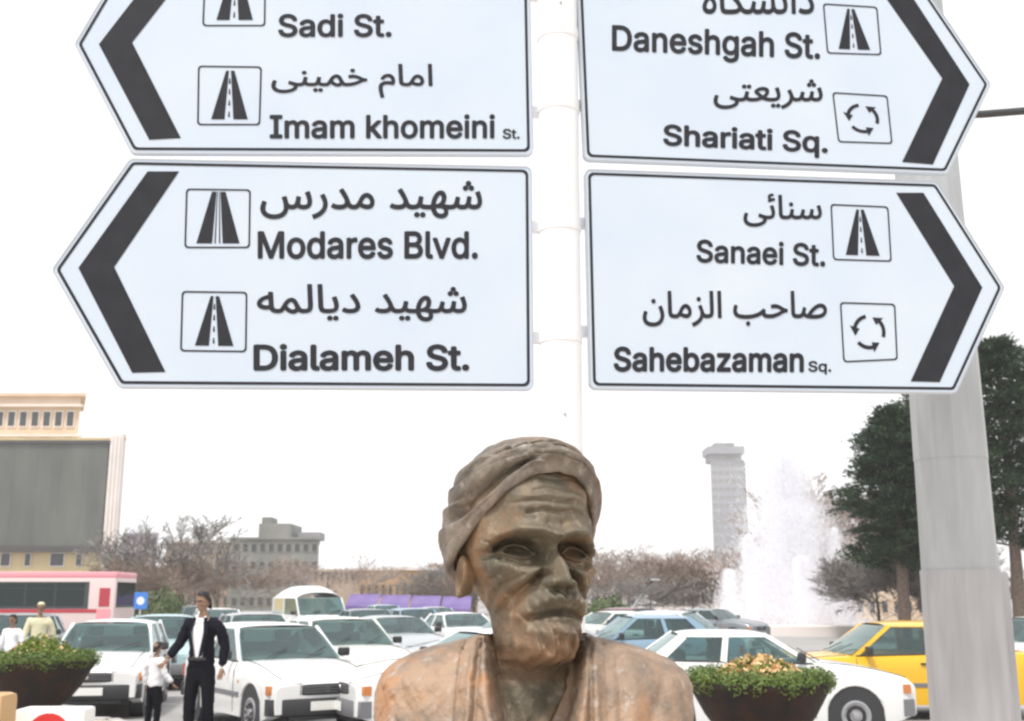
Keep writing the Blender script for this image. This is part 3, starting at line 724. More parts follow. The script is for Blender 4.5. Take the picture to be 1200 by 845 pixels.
def stroke(pts, wd, amp, a1=None):
    d, tt = seg_dist(P[:, 0], P[:, 2], pts); am = amp + ((a1 if a1 is not None else amp) - amp) * tt; P[:, 1] -= np.exp(-(d / wd) ** 2) * am * front
# the neck opening between the lapels, the lapels themselves, and folds of cloth
hwid = np.interp(-P[:, 2], [0, 60, 110, 150, 190], [58, 50, 40, 24, 6]); q = np.clip((hwid - np.abs(P[:, 0] - 4)) / 12, 0, 1); q = q * q * (3 - 2 * q)
P[:, 1] += q * front * 74
stroke([(-62, 6), (-66, -40), (-70, -120), (-72, -300)], 4.5, 9); stroke([(-57, 0), (-60, -40), (-63, -120), (-65, -300)], 2.5, -7)
stroke([(70, 6), (68, -40), (68, -120), (66, -300)], 4.5, 9); stroke([(64, 0), (62, -40), (61, -120), (60, -300)], 2.5, -7)
stroke([(-76, 0), (-80, -60), (-84, -200)], 2.2, -4); stroke([(79, 0), (80, -60), (82, -200)], 2.2, -3)
stroke([(-56, -4), (-50, -60), (-36, -120), (-14, -170)], 4, 6); stroke([(64, -4), (58, -60), (44, -120), (20, -170)], 4, 6)
for k_, (p, wd, am) in enumerate([([(-100, -8), (-116, -60), (-100, -140)], 9, 3), ([(-120, -14), (-146, -50), (-128, -90)], 6, -3), ([(-160, -50), (-150, -120)], 7, 4),
                             ([(100, -10), (112, -60), (94, -140)], 9, 3), ([(124, -12), (140, -50), (120, -100)], 6, -3), ([(150, -30), (156, -90)], 6, 4), ([(92, -20), (94, -90)], 4, -3)]): stroke(p, wd, am)
P += wavy(P, .035, 3)[:, None] * np.array([.6, 2.2, 1.0]) + wavy(P, .09, 6)[:, None] * np.array([.8, 1.6, 1.0]) + wavy(P, .22, 9)[:, None] * .7 + wavy(P, .45, 2)[:, None] * .35
tor = at(625, 743, YB)
Fq = grid_faces(nz, na); 
np_obj('robe', place_np(P, tor, R(-2)), Fq[:, ::-1], 'bronze_robe', bust)
# foot of the bust and its stone pedestal
zb_ = tor.z - 300 * K - borg.z
MB().lathe([(.10, zb_ - .10), (.12, zb_ - .09), (.085, zb_ - .05), (.10, zb_ + .03)], 40).build('foot', 'bronze_dark', bust, smooth=True)
ped = empty('pedestal', (borg.x, YB, .13), 0, 'grey granite pedestal under the bronze bust', 'pedestal')
ph = borg.z + zb_ - .10 - .13
MB().bbox((0, 0, ph / 2), (.42, .36, ph - .16), .012).build('shaft', 'granite', ped)
MB().bbox((0, 0, ph - .04), (.50, .44, .08), .012).build('cap', 'granite', ped)
MB().bbox((0, 0, .045), (.56, .50, .09), .012).build('plinth', 'granite', ped)
# ------------------------------------------------------------------ cars
def sstep(x): x = max(0., min(1., x)); return x * x * (3 - 2 * x)
def make_car(kind, label, detail=True):
    """front along +X, sill at z .2; kinds: hatch, sedan, van"""
    S = dict(hatch=dict(L=3.7, W=1.60, H=1.40, nose=.70, hood=.90, belt=.90, deck=.93, xa=.62, xat=.02, xct=-1.30, xc=-1.72, wf=1.18, wr=-1.17, bonnet=.72),
             sedan=dict(L=4.4, W=1.70, H=1.40, nose=.68, hood=.90, belt=.90, deck=.95, xa=.72, xat=.10, xct=-1.02, xc=-1.52, wf=1.34, wr=-1.30, bonnet=.70),
             saloon=dict(L=3.95, W=1.62, H=1.33, nose=.72, hood=.92, belt=.92, deck=.96, xa=.76, xat=.16, xct=-.92, xc=-1.36, wf=1.20, wr=-1.16, bonnet=.72),
             van=dict(L=4.7, W=1.80, H=2.15, nose=.95, hood=1.15, belt=1.15, deck=1.2, xa=1.75, xat=1.15, xct=-2.15, xc=-2.28, wf=1.5, wr=-1.5, bonnet=.9))[kind]
    L, W, H, xa, xat, xct, xc = S['L'], S['W'], S['H'], S['xa'], S['xat'], S['xct'], S['xc']
    root = empty('car', (0, 0, 0), 0, label, 'car' if kind != 'van' else 'van')
    rw = .30; ra = .36; h = L / 2
    def ztop(x):
        if x > xa: return S['hood'] - (S['hood'] - S['nose']) * ((x - xa) / (h - xa)) ** 1.8
        if x < xc: return S['deck'] - .03 * ((xc - x) / (h + xc + .001)) ** 2
        return S['belt'] + (S['deck'] - S['belt']) * (xa - x) / (xa - xc)
    def zsill(x):
        z = .22
        for xw in (S['wf'], S['wr']):
            d = abs(x - xw)
            if d < ra: z = max(z, rw + math.sqrt(ra * ra - d * d))
        if x > h - .3: z = max(z, .22 + .10 * ((x - h + .3) / .3))
        if x < -h + .3: z = max(z, .22 + .10 * ((-h + .3 - x) / .3))
        return z
    def hw(x):
        q = abs(x) / h; return W / 2 * (1 - .035 * q ** 2 - .10 * max(0, (q - .86) / .14) ** 2.2)
    xs = sorted(set([round(-h + L * i / 46, 4) for i in range(47)] + [round(xw + ra * math.cos(R(a)), 4) for xw in (S['wf'], S['wr']) for a in range(0, 181, 15)] +
                    [xw + s_ * (ra + .004) for xw in (S['wf'], S['wr']) for s_ in (-1, 1)]))
    m = MB(); rows = None; vs = []
    for x in xs:
        zt, zs, w = ztop(x), zsill(x), hw(x); q = abs(x) / h; en = max(0, (q - .93) / .07)
        zt -= .05 * en ** 2
        zm = max(zs + .02, .52)
        side = [(w * .80, zs), (w * .985, zs), (w * .99, zs + .03), (w, zs + (zm - zs) * .6), (w * .998, zm), (w * 1.0, zm + (zt - zm) * .45), (w * .985, zm + (zt - zm) * .78), (w * .945, zt - .012), (w * .90, zt + .004), (w * .55, zt + .022), (0, zt + .03)]
        ring_ = [(-y, z) for y, z in side] + [(y, z) for y, z in side[::-1][1:]]
        vs += [(x, y, z) for y, z in ring_]; rows = len(ring_)
    fs = []
    for i in range(len(xs) - 1):
        for k in range(rows - 1): fs.append((i*rows+k, i*rows+k+1, (i+1)*rows+k+1, (i+1)*rows+k))
    nA = len(xs) - 1
    fs.append(tuple(range(rows))); fs.append(tuple(nA*rows + k for k in range(rows))[::-1])
    m.add(vs, fs); paint = 'paint_white'
    body = m.build('body', paint, root, smooth=True)
    # dark underbody and wheel housings
    u = MB().box((0, 0, .40), (L - .5, W * .80, .30)); u.build('underbody', 'trim_black', root)
    bw = lambda x: hw(x) * .915; rwid = W / 2 * (.74 if kind != 'van' else .88); rth = .07 if kind != 'van' else .42; zr = H - rth; zbl = lambda x: ztop(x) + .002
    def P_(x, s_, top): return Vector((x, s_ * (rwid if top else bw(x)), zr if top else zbl(x)))
    # roof
    mr = MB(); vs = []; n1, n2 = 14, 12
    for i in range(n1 + 1):
        x = xct - .03 + (xat - xct + .06) * i / n1; e = (2 * i / n1 - 1)
        for k in range(n2 + 1):
            f = 2 * k / n2 - 1; vs.append((x, f * (rwid + .012), zr + rth * (1 - abs(f) ** 3.2) * (1 - .55 * e ** 4) - .012 * (abs(f) ** 8)))
    mr.add(vs, [(i*(n2+1)+k, (i+1)*(n2+1)+k, (i+1)*(n2+1)+k+1, i*(n2+1)+k+1) for i in range(n1) for k in range(n2)])
    mr.box(((xat + xct) / 2, 0, zr - .012), (xat - xct, 2 * rwid * .98, .02))
    mr.build('roof', paint, root, smooth=True)
    # pillars
    def pillar(a, b, t0, t1, name='pillar', mm=paint):
        a, b = Vector(a), Vector(b); d = (b - a).normalized(); fo = Vector((1, 0, 0)); ou = d.cross(fo).normalized(); fw = ou.cross(d).normalized()
        m_ = MB(); vs = []
        for p, t in ((a, t0), (b, t1)):
            for (i, j) in ((-1, -1), (1, -1), (1, 1), (-1, 1)): vs.append(p + fw * (t / 2 * i) + ou * (.022 * j))
        m_.add(vs, [(0,1,2,3),(7,6,5,4),(0,4,5,1),(1,5,6,2),(2,6,7,3),(3,7,4,0)]); return m_.build(name, mm, root)
    xbm = (xa + xc) / 2 - .12; xbt = (xat + xct) / 2 + .02
    for s_ in (-1, 1):
        pillar(P_(xa - .02, s_, 0) - Vector((0, 0, .03)), P_(xat, s_, 1), .06, .055); pillar(P_(xc + .05, s_, 0) - Vector((0, 0, .03)), P_(xct + .02, s_, 1), .15 if kind != 'sedan' else .20, .10)
        pillar(P_(xbm, s_, 0), P_(xbt, s_, 1), .08, .07)
        def pane(name, q):
            v = [Vector(p) + Vector((0, -s_ * .006, 0)) for p in q]; o = MB().add(v, [(0, 1, 2, 3)] if len(v) == 4 else [tuple(range(len(v)))]).build(name, 'car_glass', root); return o
        pane('side_window', [P_(xa - .07, s_, 0), P_(xbm + .04, s_, 0), P_(xbt + .035, s_, 1), P_(xat - .03, s_, 1)])
        pane('side_window', [P_(xbm - .04, s_, 0), P_(xc + .12, s_, 0), P_(xct + .07, s_, 1), P_(xbt - .035, s_, 1)])
        if kind == 'sedan' or detail:     # black weather strip under the side windows
            MB().tube([P_(xa - .06, s_, 0) + Vector((0, s_ * .008, .006)), P_(xc + .12, s_, 0) + Vector((0, s_ * .008, .006))], .012, 6).build('window_strip', 'trim_black', root)
    def screen(name, x0, x1, w0, z0, w1, z1, bulge):
        vs = []; n = 10; mm_ = 6
        for i in range(mm_ + 1):
            t = i / mm_
            for k in range(n + 1):
                f = 2 * k / n - 1; vs.append((x0 + (x1 - x0) * t + bulge * (1 - f * f) * (1 - .4 * t), f * (w0 + (w1 - w0) * t) * .985, z0 + (z1 - z0) * t))
        o = MB().add(vs, [(i*(n+1)+k, i*(n+1)+k+1, (i+1)*(n+1)+k+1, (i+1)*(n+1)+k) for i in range(mm_) for k in range(n)]).build(name, 'car_glass', root, smooth=True); return o
    ws = screen('windshield', xa, xat + .02, bw(xa), zbl(xa) + .025, rwid, zr + .005, .07)
    rs = screen('rear_window', xc, xct - .02, bw(xc), zbl(xc) + .02, rwid, zr + .005, -.06)
    for s_ in (-.42, .16):
        MB().tube([(xa + .10, s_, zbl(xa) + .03), (xa - .10, s_ + .38, zbl(xa) + .17)], .007, 5).build('wiper', 'trim_black', ws)
    # inside: seats, dashboard, steering wheel
    for yy in (-.36, .36):
        sx = (xa + xc) / 2 + .05
        b_ = MB().bbox((sx + .14, yy, .55), (.5, .46, .16), .05).bbox((sx - .14, yy, .86), (.14, .44, .52), .05); st = b_.build('seat', 'seat_fabric', root, smooth=True)
        MB().bbox((sx - .17, yy, 1.20), (.09, .24, .15), .03).build('headrest', 'seat_fabric', st, smooth=True)
    MB().bbox((xc + .42, 0, .84), (.14, 1.2, .50), .05).build('back_seat', 'seat_fabric', root, smooth=True)
    MB().bbox((xa - .20, 0, .84), (.30, W * .8, .16), .05).build('dashboard', 'seat_fabric', root, smooth=True)
    # wheels
    for xw in (S['wf'], S['wr']):
        for s_ in (-1, 1):
            c = (xw, s_ * (W / 2 - .125), rw)
            ty = MB().lathe([(.19, -.085), (.27, -.09), (.297, -.07), (.30, -.03), (.30, .03), (.297, .07), (.27, .09), (.19, .085)], 28, c, 'y').build('wheel', 'rubber', root, smooth=True)
            rm = MB().lathe([(.0, .0), (.03, .0), (.035, -.02), (.10, -.03), (.17, -.005), (.19, .02)][::-1] if False else [(.19, .02), (.185, .045), (.165, .05), (.12, .03), (.05, .035), (.045, .06), (.02, .065)], 24)
            o = rm.build('rim', 'rim_metal', ty, smooth=True); o.matrix_local = Matrix.Translation(c) @ Matrix.Rotation(R(-90 if s_ > 0 else 90), 4, 'X') @ Matrix.Translation((0, 0, .062))
            for k in range(8):
                a = 2 * math.pi * k / 8; MB().lathe([(.022, .0), (.02, .012)], 8, (.10 * math.cos(a), .10 * math.sin(a), .066)).build('rim_hole', 'trim_black', o).matrix_local = Matrix.Translation((0, 0, -.012)) if True else None
            MB().lathe([(ra + .004, -.10), (ra - .004, -.10), (ra - .004, .10), (ra + .004, .10)], 28, (xw, s_ * (W / 2 - .13), rw + .004), 'y').build('wheel_housing', 'trim_black', root, smooth=True)
    # front: bumper, grille, headlamps, indicators, plate
    zn = S['nose']; xf = h
    def fcurve(y): return xf - .10 * (abs(y) / (W / 2)) ** 2.6
    def band(name, z0, z1, y0, y1, dx, th, mm, sgn=1, par=root, base=0):
        n = 10; vs = []
        for k in range(n + 1):
            y = y0 + (y1 - y0) * k / n; x = sgn * (fcurve(y) + dx)
            for (xx, z) in ((x - sgn * th, z0), (x - sgn * .006, z0), (x, z0 + .008), (x, z1 - .008), (x - sgn * .006, z1), (x - sgn * th, z1)): vs.append((xx, y, z))
        fs = [(k*6+j, k*6+(j+1) % 6, (k+1)*6+(j+1) % 6, (k+1)*6+j) for k in range(n) for j in range(6)] + [tuple(range(6))[::-1], tuple(n*6+j for j in range(6))]
        return MB().add(vs, fs).build(name, mm, par, smooth=True)
    hwid = W / 2 - .03; bump_m = 'trim_black' if kind == 'hatch' else 'bumper_grey'
    bf = band('bumper', .30, .50, -hwid, hwid, .05, .14, bump_m); bb = band('bumper', .32, .52, -hwid, hwid, .05, .14, bump_m, -1)
    band('lower_grille', .235, .295, -.5, .5, .01, .1, 'trim_black', 1, bf)
    gr = band('grille', zn - .165, zn - .03, -.36, .36, .012, .06, 'trim_black')
    for k in range(3): band('grille_bar', zn - .13 + k * .033, zn - .122 + k * .033, -.33, .33, .018, .02, 'bumper_grey', 1, gr)
    MB().lathe([(.035, 0), (.03, .012)], 16).build('badge', 'chrome', gr).matrix_local = Matrix.Translation((xf + .012, 0, zn - .09)) @ Matrix.Rotation(R(90), 4, 'Y')
    for s_ in (-1, 1):
        y0, y1 = (.36, hwid - .10) if s_ > 0 else (-hwid + .10, -.36)
        hl = band('headlight', zn - .165, zn - .025, y0, y1, .014, .08, 'lamp_glass')
        band('headlight_rim', zn - .18, zn - .012, y0 - .015, y1 + .015, .009, .06, 'trim_black', 1, hl)
        y0, y1 = (hwid - .075, hwid + .0) if s_ > 0 else (-hwid, -hwid + .075)
        band('indicator', zn - .15, zn - .04, y0, y1, .016, .10, 'lamp_orange')
        y0, y1 = (.42, hwid) if s_ > 0 else (-hwid, -.42)
        band('tail_light', .60, .78, y0, y1, .012, .08, 'lamp_red', -1)
        MB().bbox((xa - .22, s_ * (W / 2 + .07), ztop(xa) + .09), (.09, .17, .12), .03).build('door_mirror', 'trim_black', root, smooth=True)
        MB().bbox((S['wf'] - .42 - .03, s_ * (W / 2 - .012), .66), (.07, .02, .035), .006).build('side_indicator', 'lamp_orange', root)
        # rubbing strip and door gaps, handles
        x0_, x1_ = S['wr'] + ra + .04, S['wf'] - ra - .04
        MB().bbox(((x0_ + x1_) / 2, s_ * (W / 2 - .002), .50), (x1_ - x0_, .025, .06), .008).build('rubbing_strip', 'bumper_grey', root)
        for xx in (xa - .06, xbm, xc + .42):
            pts = [(xx, s_ * (hw(xx) * q + .0015), z) for q, z in ((.99, .27), (1.0, .42), (1.0, .6), (.995, .78), (.955, ztop(xx) - .02))]
            MB().tube(pts, .0055, 5).build('door_gap', 'trim_black', root)
        for xx in (xbm + .18, xc + .60):
            MB().bbox((xx, s_ * (hw(xx) * .995 + .01), .80), (.15, .03, .028), .008).build('door_handle', 'trim_black', root)
    MB().bbox((xf + .062, 0, .41), (.012, .50, .11), .003).build('number_plate', 'plate_white', root); MB().bbox((-xf - .058, 0, .62), (.012, .50, .11), .003).build('number_plate', 'plate_white', root)
    # bonnet edge
    for s_ in (-1, 1):
        pts = [(x, s_ * hw(x) * .80, ztop(x) + .0125 + .003) for x in [xa + .06 + (h - .08 - xa - .06) * i / 10 for i in range(11)]]
        MB().tube(pts, .005, 5).build('bonnet_gap', 'trim_black', root)
    return root
def stand(o, px, Y, heading, z=0): o.location = (gx(px, Y), Y, z); o.rotation_euler = (0, 0, heading)
def face(b): return R(-90 + b)      # 0 = front towards the camera, + turns the front to the right of the picture

hatch = make_car('hatch', 'white hatchback with black bumper standing just right of the man in the suit'); stand(hatch, 322, 16.3, face(33)); hatch['group'] = 'cars on the square'
sal = make_car('saloon', 'white saloon driving right behind the round flower planter at right'); stand(sal, 876, 15.3, face(88)); sal['group'] = 'cars on the square'
sed = make_car('sedan', 'yellow taxi behind the grey lamp pole'); repaint(sed, 'paint_taxi'); stand(sed, 1036, 17.6, face(-90)); sed['category'] = 'taxi'; sed['group'] = 'cars on the square'
van = make_car('van', 'white van with a high roof rising over the cars left of the bust'); stand(van, 362, 40, face(25)); van['group'] = 'cars on the square'
CARS = [  # proto, px, Y, heading, paint, label
 (hatch, 128, 18.6, 10, 'paint_white', 'white hatchback at left seen from the front, right of the round planter'),
 (sal, 566, 15.6, -66, 'paint_white', 'white saloon half hidden behind the left shoulder of the bust'),
 (sed, 190, 24, 14, 'paint_teal', 'pale teal saloon in the queue behind the man in the suit'),
 (sed, 398, 21, 30, 'paint_cream', 'cream saloon directly behind the white hatchback with black bumper'),
 (sal, 462, 27, 28, 'paint_silver', 'silver saloon between the cream saloon and the bust'),
 (hatch, 300, 27, 24, 'paint_silver', 'silver hatchback in front of the high roofed van'),
 (sed, 432, 36, 20, 'paint_grey', 'grey saloon in the queue under the purple awnings'),
 (hatch, 488, 38, 24, 'paint_blue', 'blue hatchback in the far queue left of the bust'),
 (sal, 540, 33, 24, 'paint_white', 'white saloon in the far queue just left of the bust'),
 (sed, 255, 38, 20, 'paint_white', 'white saloon far behind the man in the suit'),
 (hatch, 232, 50, 20, 'paint_grey', 'small grey hatchback farthest back at left'),
 (sal, 512, 52, 20, 'paint_silver', 'small silver saloon farthest back under the purple awnings'),
 (hatch, 452, 56, 20, 'paint_teal', 'small teal hatchback farthest back under the purple awnings'),
 (sed, 742, 24, -80, 'paint_blue', 'blue grey saloon seen from the side right of the bust'),
 (hatch, 806, 30, 60, 'paint_white', 'white hatchback between the bust and the fountain'),
 (sal, 712, 36, -60, 'paint_cream', 'cream saloon just above the right shoulder of the bust'),
 (hatch, 752, 40, 40, 'paint_red', 'dark red hatchback in the far traffic right of the bust'),
 (sal, 838, 44, 50, 'paint_grey', 'dark grey saloon at the foot of the fountain'),
 (hatch, 1215, 22, -60, 'paint_white', 'white hatchback at the right edge beyond the yellow taxi'),
 (sed, 20, 26, 12, 'paint_grey', 'grey saloon at the left edge in front of the bus'),
 (sed, 600, 24, -70, 'paint_silver', 'silver saloon hidden behind the head of the bust'),
]
for pr_, px, Y, b, pt, lb in CARS:
    c = copy_tree(pr_); 
    repaint(c, pt); stand(c, px, Y, face(b)); c['label'] = lb; c['group'] = 'cars on the square'; c['category'] = 'car'
# ------------------------------------------------------------------ bus
def make_bus():
    root = empty('bus', (gx(132, 45) - 5.6, 46.3, 0), 0, 'long pink and white bus with a dark window band in front of the screen building', 'bus')
    L, Wd, H = 11.2, 2.5, 2.78
    b = MB(); b.bbox((0, 0, 1.40), (L, Wd, 2.3), .10); b.build('body', 'bus_white', root, smooth=True)
    MB().bbox((0, 0, 2.62), (L + .02, Wd + .02, .26), .10).build('roof', 'bus_pink', root, smooth=True)
    MB().box((0, -Wd / 2 - .006, 1.22), (L - .3, .02, .14)).build('red_stripe', 'bus_red', root)
    MB().box((-.30, -Wd / 2 - .002, 1.83), (L - 1.5, .02, 1.05)).build('window_surround', 'window_dark', root)
    n = 8; w = (L - 1.7) / n
    for i in range(n):
        f = MB().box((-.30 - (L - 1.6) / 2 + w * (i + .5), -Wd / 2 - .014, 1.86), (w - .07, .02, .90)).build('window', 'dark_glass', root)
        MB().box((-.30 - (L - 1.6) / 2 + w * (i + .5), -Wd / 2 - .028, 2.08), (w - .07, .02, .03)).build('window_bar', 'trim_black', f)
    MB().box((L / 2 - .42, -Wd / 2 - .008, 1.75), (.42, .02, .72)).build('red_panel', 'bus_red', root)
    MB().box((L / 2 - .42, -Wd / 2 - .008, 1.0), (.55, .02, .6)).build('door_panel', 'bus_pink', root)
    MB().box((L / 2 + .004, 0, 1.85), (.02, 2.2, 1.0)).build('windshield', 'dark_glass', root)
    for x in (-3.4, 3.2):
        for s_ in (-1, 1):
            ty = MB().lathe([(.3, -.13), (.48, -.14), (.5, -.1), (.5, .1), (.48, .14), (.3, .13)], 28, (x, s_ * (Wd / 2 - .12), .5), 'y').build('wheel', 'rubber', root, smooth=True)
            MB().lathe([(.28, -.13), (.1, -.16), (.1, .16), (.28, .13)], 20, (x, s_ * (Wd / 2 - .12), .5), 'y').build('rim', 'rim_metal', ty, smooth=True)
    MB().box((0, 0, .3), (L - .6, Wd - .3, .3)).build('underbody', 'trim_black', root)
    return root
make_bus()
bs = empty('street_sign', (gx(163, 43), 43, 0), 0, 'blue sign board on a pole at the nose of the bus', 'sign')
MB().tube([(0, 0, 0), (0, 0, 1.3)], .04, 8).build('pole', 'galvanised', bs, smooth=True)
MB().bbox((0, 0, 1.62), (.50, .06, .62), .02).build('sign_board', 'sign_blue', bs)
MB().lathe([(.15, -.035), (.15, -.032)], 20, (0, 0, 1.62), 'y').build('pictogram', 'paint_white', bs)

# ------------------------------------------------------------------ buildings
def skew(o, Yn, Yc, d):      # the side wall runs off at an acute corner, following the side street
    k_ = (Yn + d) / Yn
    for ch in o.children:
        if ch.name.split('.')[0] in ('wall', 'roof'):
            for v in ch.data.vertices:
                if v.co.y > 0: v.co.x = (v.co.x + o.location.x) * k_ * 1.01 - o.location.x
def building(name_label, cat, x0, x1, Y, depth, H, wallm, floors=0, cols=0, roofm=None, winm='window_dark', wz=None, wfrac=(.5, .5), parapet=True, extra=None, group='buildings round the square'):
    root = empty('building', ((x0 + x1) / 2, Y + depth / 2, 0), 0, name_label, cat, group)
    W = x1 - x0
    MB().box((0, 0, H / 2), (W, depth, H)).build('wall', wallm, root)
    if parapet: 
        rf = MB().box((0, 0, H + .12), (W + .5, depth + .5, .28)).build('roof', roofm or wallm, root)
    if group: skew(root, Y, 0, depth)
    if floors:
        z0, z1 = wz or (0, H); fh = (z1 - z0) / floors; cw = W / cols
        first = None
        for i in range(floors):
            for j in range(cols):
                c = (-W / 2 + cw * (j + .5), -depth / 2, z0 + fh * (i + .52))
                if first is None:
                    ww, wh = cw * wfrac[0], fh * wfrac[1]
                    m = MB(); t = min(.12, ww * .1)
                    for (cx, cz, a, b_) in ((0, wh / 2, ww + t, t), (0, -wh / 2, ww + t, t), (-ww / 2, 0, t, wh - t), (ww / 2, 0, t, wh - t)): m.box((cx, -.03, cz), (a, .14, b_))
                    o = m.build('window', wallm if winm == 'window_dark' else wallm, root); pm = MB().box((0, -.01, 0), (ww - t, .04, wh - t)).build('pane', winm, o)
                    first = (o.data, pm.data)
                else:
                    o = bpy.data.objects.new('window', first[0]); col.objects.link(o); o.parent = root
                    pm = bpy.data.objects.new('pane', first[1]); col.objects.link(pm); pm.parent = o
                o.location = c
    return root
# the big building with the dark screen at the left
Y = 120
zt = at(0, 516, Y).z; xr = at(140, 600, Y).x; xl = at(-260, 600, Y).x
b1 = building('big cream building with a huge dark grey screen across its front', 'building', xl, xr, Y, 30, zt, 'stone_yellow')
bx, by = b1.location.x, b1.location.y; fr_ = Y - by
sx1 = at(124, 600, Y).x - bx; z_top, z_bot = at(0, 520, Y).z, at(0, 641, Y).z
MB().bbox(((sx1 + xl - bx) / 2 - .0, fr_ - .35, (z_top + z_bot) / 2), (sx1 - (xl - bx), .5, z_top - z_bot), .05).build('screen', 'screen_mesh', b1)
scr = MB()
MB().box(((sx1 + xl - bx) / 2, fr_ - .45, z_bot - .25), (sx1 - (xl - bx) + .4, .9, .6)).build('screen_ledge', 'screen_frame', b1)
MB().box(((sx1 + xl - bx) / 2, fr_ - .45, z_top + .1), (sx1 - (xl - bx) + .4, .8, .3)).build('screen_edge', 'screen_frame', b1)
cw = (sx1 - (xl - bx)) / 14
for i in range(15): MB().box((sx1 - cw * i - (.1 if i == 0 else 0), fr_ - .60, (z_top + z_bot) / 2), (.06, .03, z_top - z_bot - .1)).build('screen_joint', 'screen_mesh', b1)
for i in range(2, 3): MB().box(((sx1 + xl - bx) / 2, fr_ - .60, z_bot + (z_top - z_bot) * i / 5), (sx1 - (xl - bx) - .2, .022, .035)).build('screen_joint', 'screen_mesh', b1)
pw = at(141, 600, Y).x - at(126, 600, Y).x
MB().box((at(133.5, 600, Y).x - bx, fr_ - .3, zt / 2 + .3), (pw, .9, zt + .6)).build('corner_pier', 'stone_white', b1)
for k in (-.3, 0, .3): MB().box((at(133.5, 600, Y).x - bx + k * pw, fr_ - .8, zt / 2 + .3), (.12, .1, zt)).build('pier_rib', 'stone_white', b1)
for (pa, pb_) in ((2, 12), (30, 36), (60, 75), (90, 96)):
    xa_, xb_ = at(pa, 656, Y).x - bx, at(pb_, 656, Y).x - bx
    f_ = MB().box(((xa_ + xb_) / 2, fr_ - .05, at(0, 656, Y).z), (xb_ - xa_ + .2, .2, 1.5)).build('window', 'stone_white', b1); MB().box(((xa_ + xb_) / 2, fr_ - .17, at(0, 656, Y).z), (xb_ - xa_, .06, 1.25)).build('pane', 'window_dark', f_)
# the upper storeys set back on its roof
ztp = at(0, 464, 126).z; x2 = at(93, 490, 126).x
b2 = empty('building', ((x2 + xl) / 2, 131, zt), 0, 'cream roof storey with a row of small windows above the dark screen', 'building', 'buildings round the square')
b2w = x2 - xl; h2 = ztp - zt
MB().box((0, 0, h2 / 2), (b2w, 10, h2)).build('wall', 'stone_cream', b2); MB().box((.3, 0, h2 + .1), (b2w + .9, 10.8, .35)).build('roof', 'stone_cream', b2)
skew(b2, 126, 0, 10)
MB().box((0.2, -5.2, h2 * .22), (b2w + .4, .6, .22)).build('ledge', 'stone_white', b2)
MB().box((0.2, -5.3, h2 * .80), (b2w + .4, .7, .25)).build('ledge', 'stone_white', b2)
for i in range(24):
    f_ = MB().box((b2w / 2 - 1.0 - i * 1.35, -5.03, h2 * .55), (1.0, .16, 2.0)).build('window', 'stone_white', b2)
    MB().box((b2w / 2 - 1.0 - i * 1.35, -5.13, h2 * .55), (.72, .06, 1.6)).build('pane', 'window_dark', f_)
    if i % 2 == 0: MB().box((b2w / 2 - 1.0 - i * 1.35, -5.06, h2 * .12), (.8, .12, .8)).build('window', 'window_dark', b2)

def px_building(label, p0, p1, ptop, Y, depth, wall, **k):
    return building(label, 'building', at(p0, 690, Y).x, at(p1, 690, Y).x, Y, depth, at((p0 + p1) / 2, ptop, Y).z, wall, **k)
px_building('pale purple apartment block at the right corner of the screen building', 143, 181, 626, 190, 15, 'stone_purple', floors=5, cols=5, wfrac=(.6, .5))
px_building('light tan block left of the grey stepped building', 196, 292, 636, 168, 16, 'stone_tan', floors=4, cols=9, wfrac=(.55, .5), roofm='stone_white')
bb = px_building('dark grey stepped building with a roof tower at left centre', 270, 372, 632, 150, 18, 'stone_grey', floors=4, cols=10, wfrac=(.6, .45))
bw_ = at(336, 690, 150).x - at(298, 690, 150).x; tz = at(317, 613, 150).z; bz_ = at(320, 632, 150).z
MB().box((at(317, 690, 150).x - bb.location.x, -4, (tz + bz_) / 2), (bw_, 8, tz - bz_)).build('roof_tower', 'stone_grey', bb)
MB().box((at(303, 690, 150).x - bb.location.x, -4, tz + .5), (bw_ * .3, 4, 1.0)).build('roof_tower', 'stone_grey', bb)
MB().box((at(355, 690, 150).x - bb.location.x, -4, bz_ + .6), (3, 4, 1.0)).build('tank', 'stone_pale', bb)
px_building('pale building with a flat roof behind the white van', 366, 424, 670, 130, 12, 'stone_tan', floors=1, cols=8, wz=(3.0, 5.5))
px_building('low ochre building behind the purple awnings', 420, 512, 668, 105, 12, 'stone_ochre', floors=1, cols=11, wz=(1.2, 3.4), wfrac=(.5, .5), roofm='stone_white')
px_building('low brown house just left of the bust', 505, 560, 664, 112, 12, 'stone_brown', floors=2, cols=5)
px_building('pale low house behind the bare trees right of the bust', 690, 742, 668, 130, 12, 'stone_white', floors=2, cols=5)
px_building('long low pink roofed hall seen through the trees at right', 770, 870, 688, 150, 12, 'stone_white', floors=1, cols=12)
px_building('cream house low behind the dark conifers', 985, 1085, 668, 90, 10, 'stone_cream', floors=2, cols=7)
# hazy tower behind the fountain
Yt = 420; tw = px_building('tall grey tower with an overhanging top behind the fountain', 838, 877, 540, Yt, 13, 'stone_pale', floors=17, cols=5, wfrac=(.7, .35), winm='stone_grey')
th_ = at(857, 540, Yt).z; tt_ = at(857, 524, Yt).z; twd = at(880, 600, Yt).x - at(834, 600, Yt).x
MB().box((0, 0, th_ + 1.6), (twd * .8, 12, 3.0)).build('upper_storey', 'stone_grey', tw)
MB().box((0, 0, (th_ + tt_) / 2 + 1.5), (twd * .93, 14, tt_ - th_ - 2.4)).build('crown_slab', 'stone_pale', tw)
MB().box((0, 0, tt_ + 1.2), (twd * .5, 8, 1.5)).build('plant_room', 'stone_grey', tw)

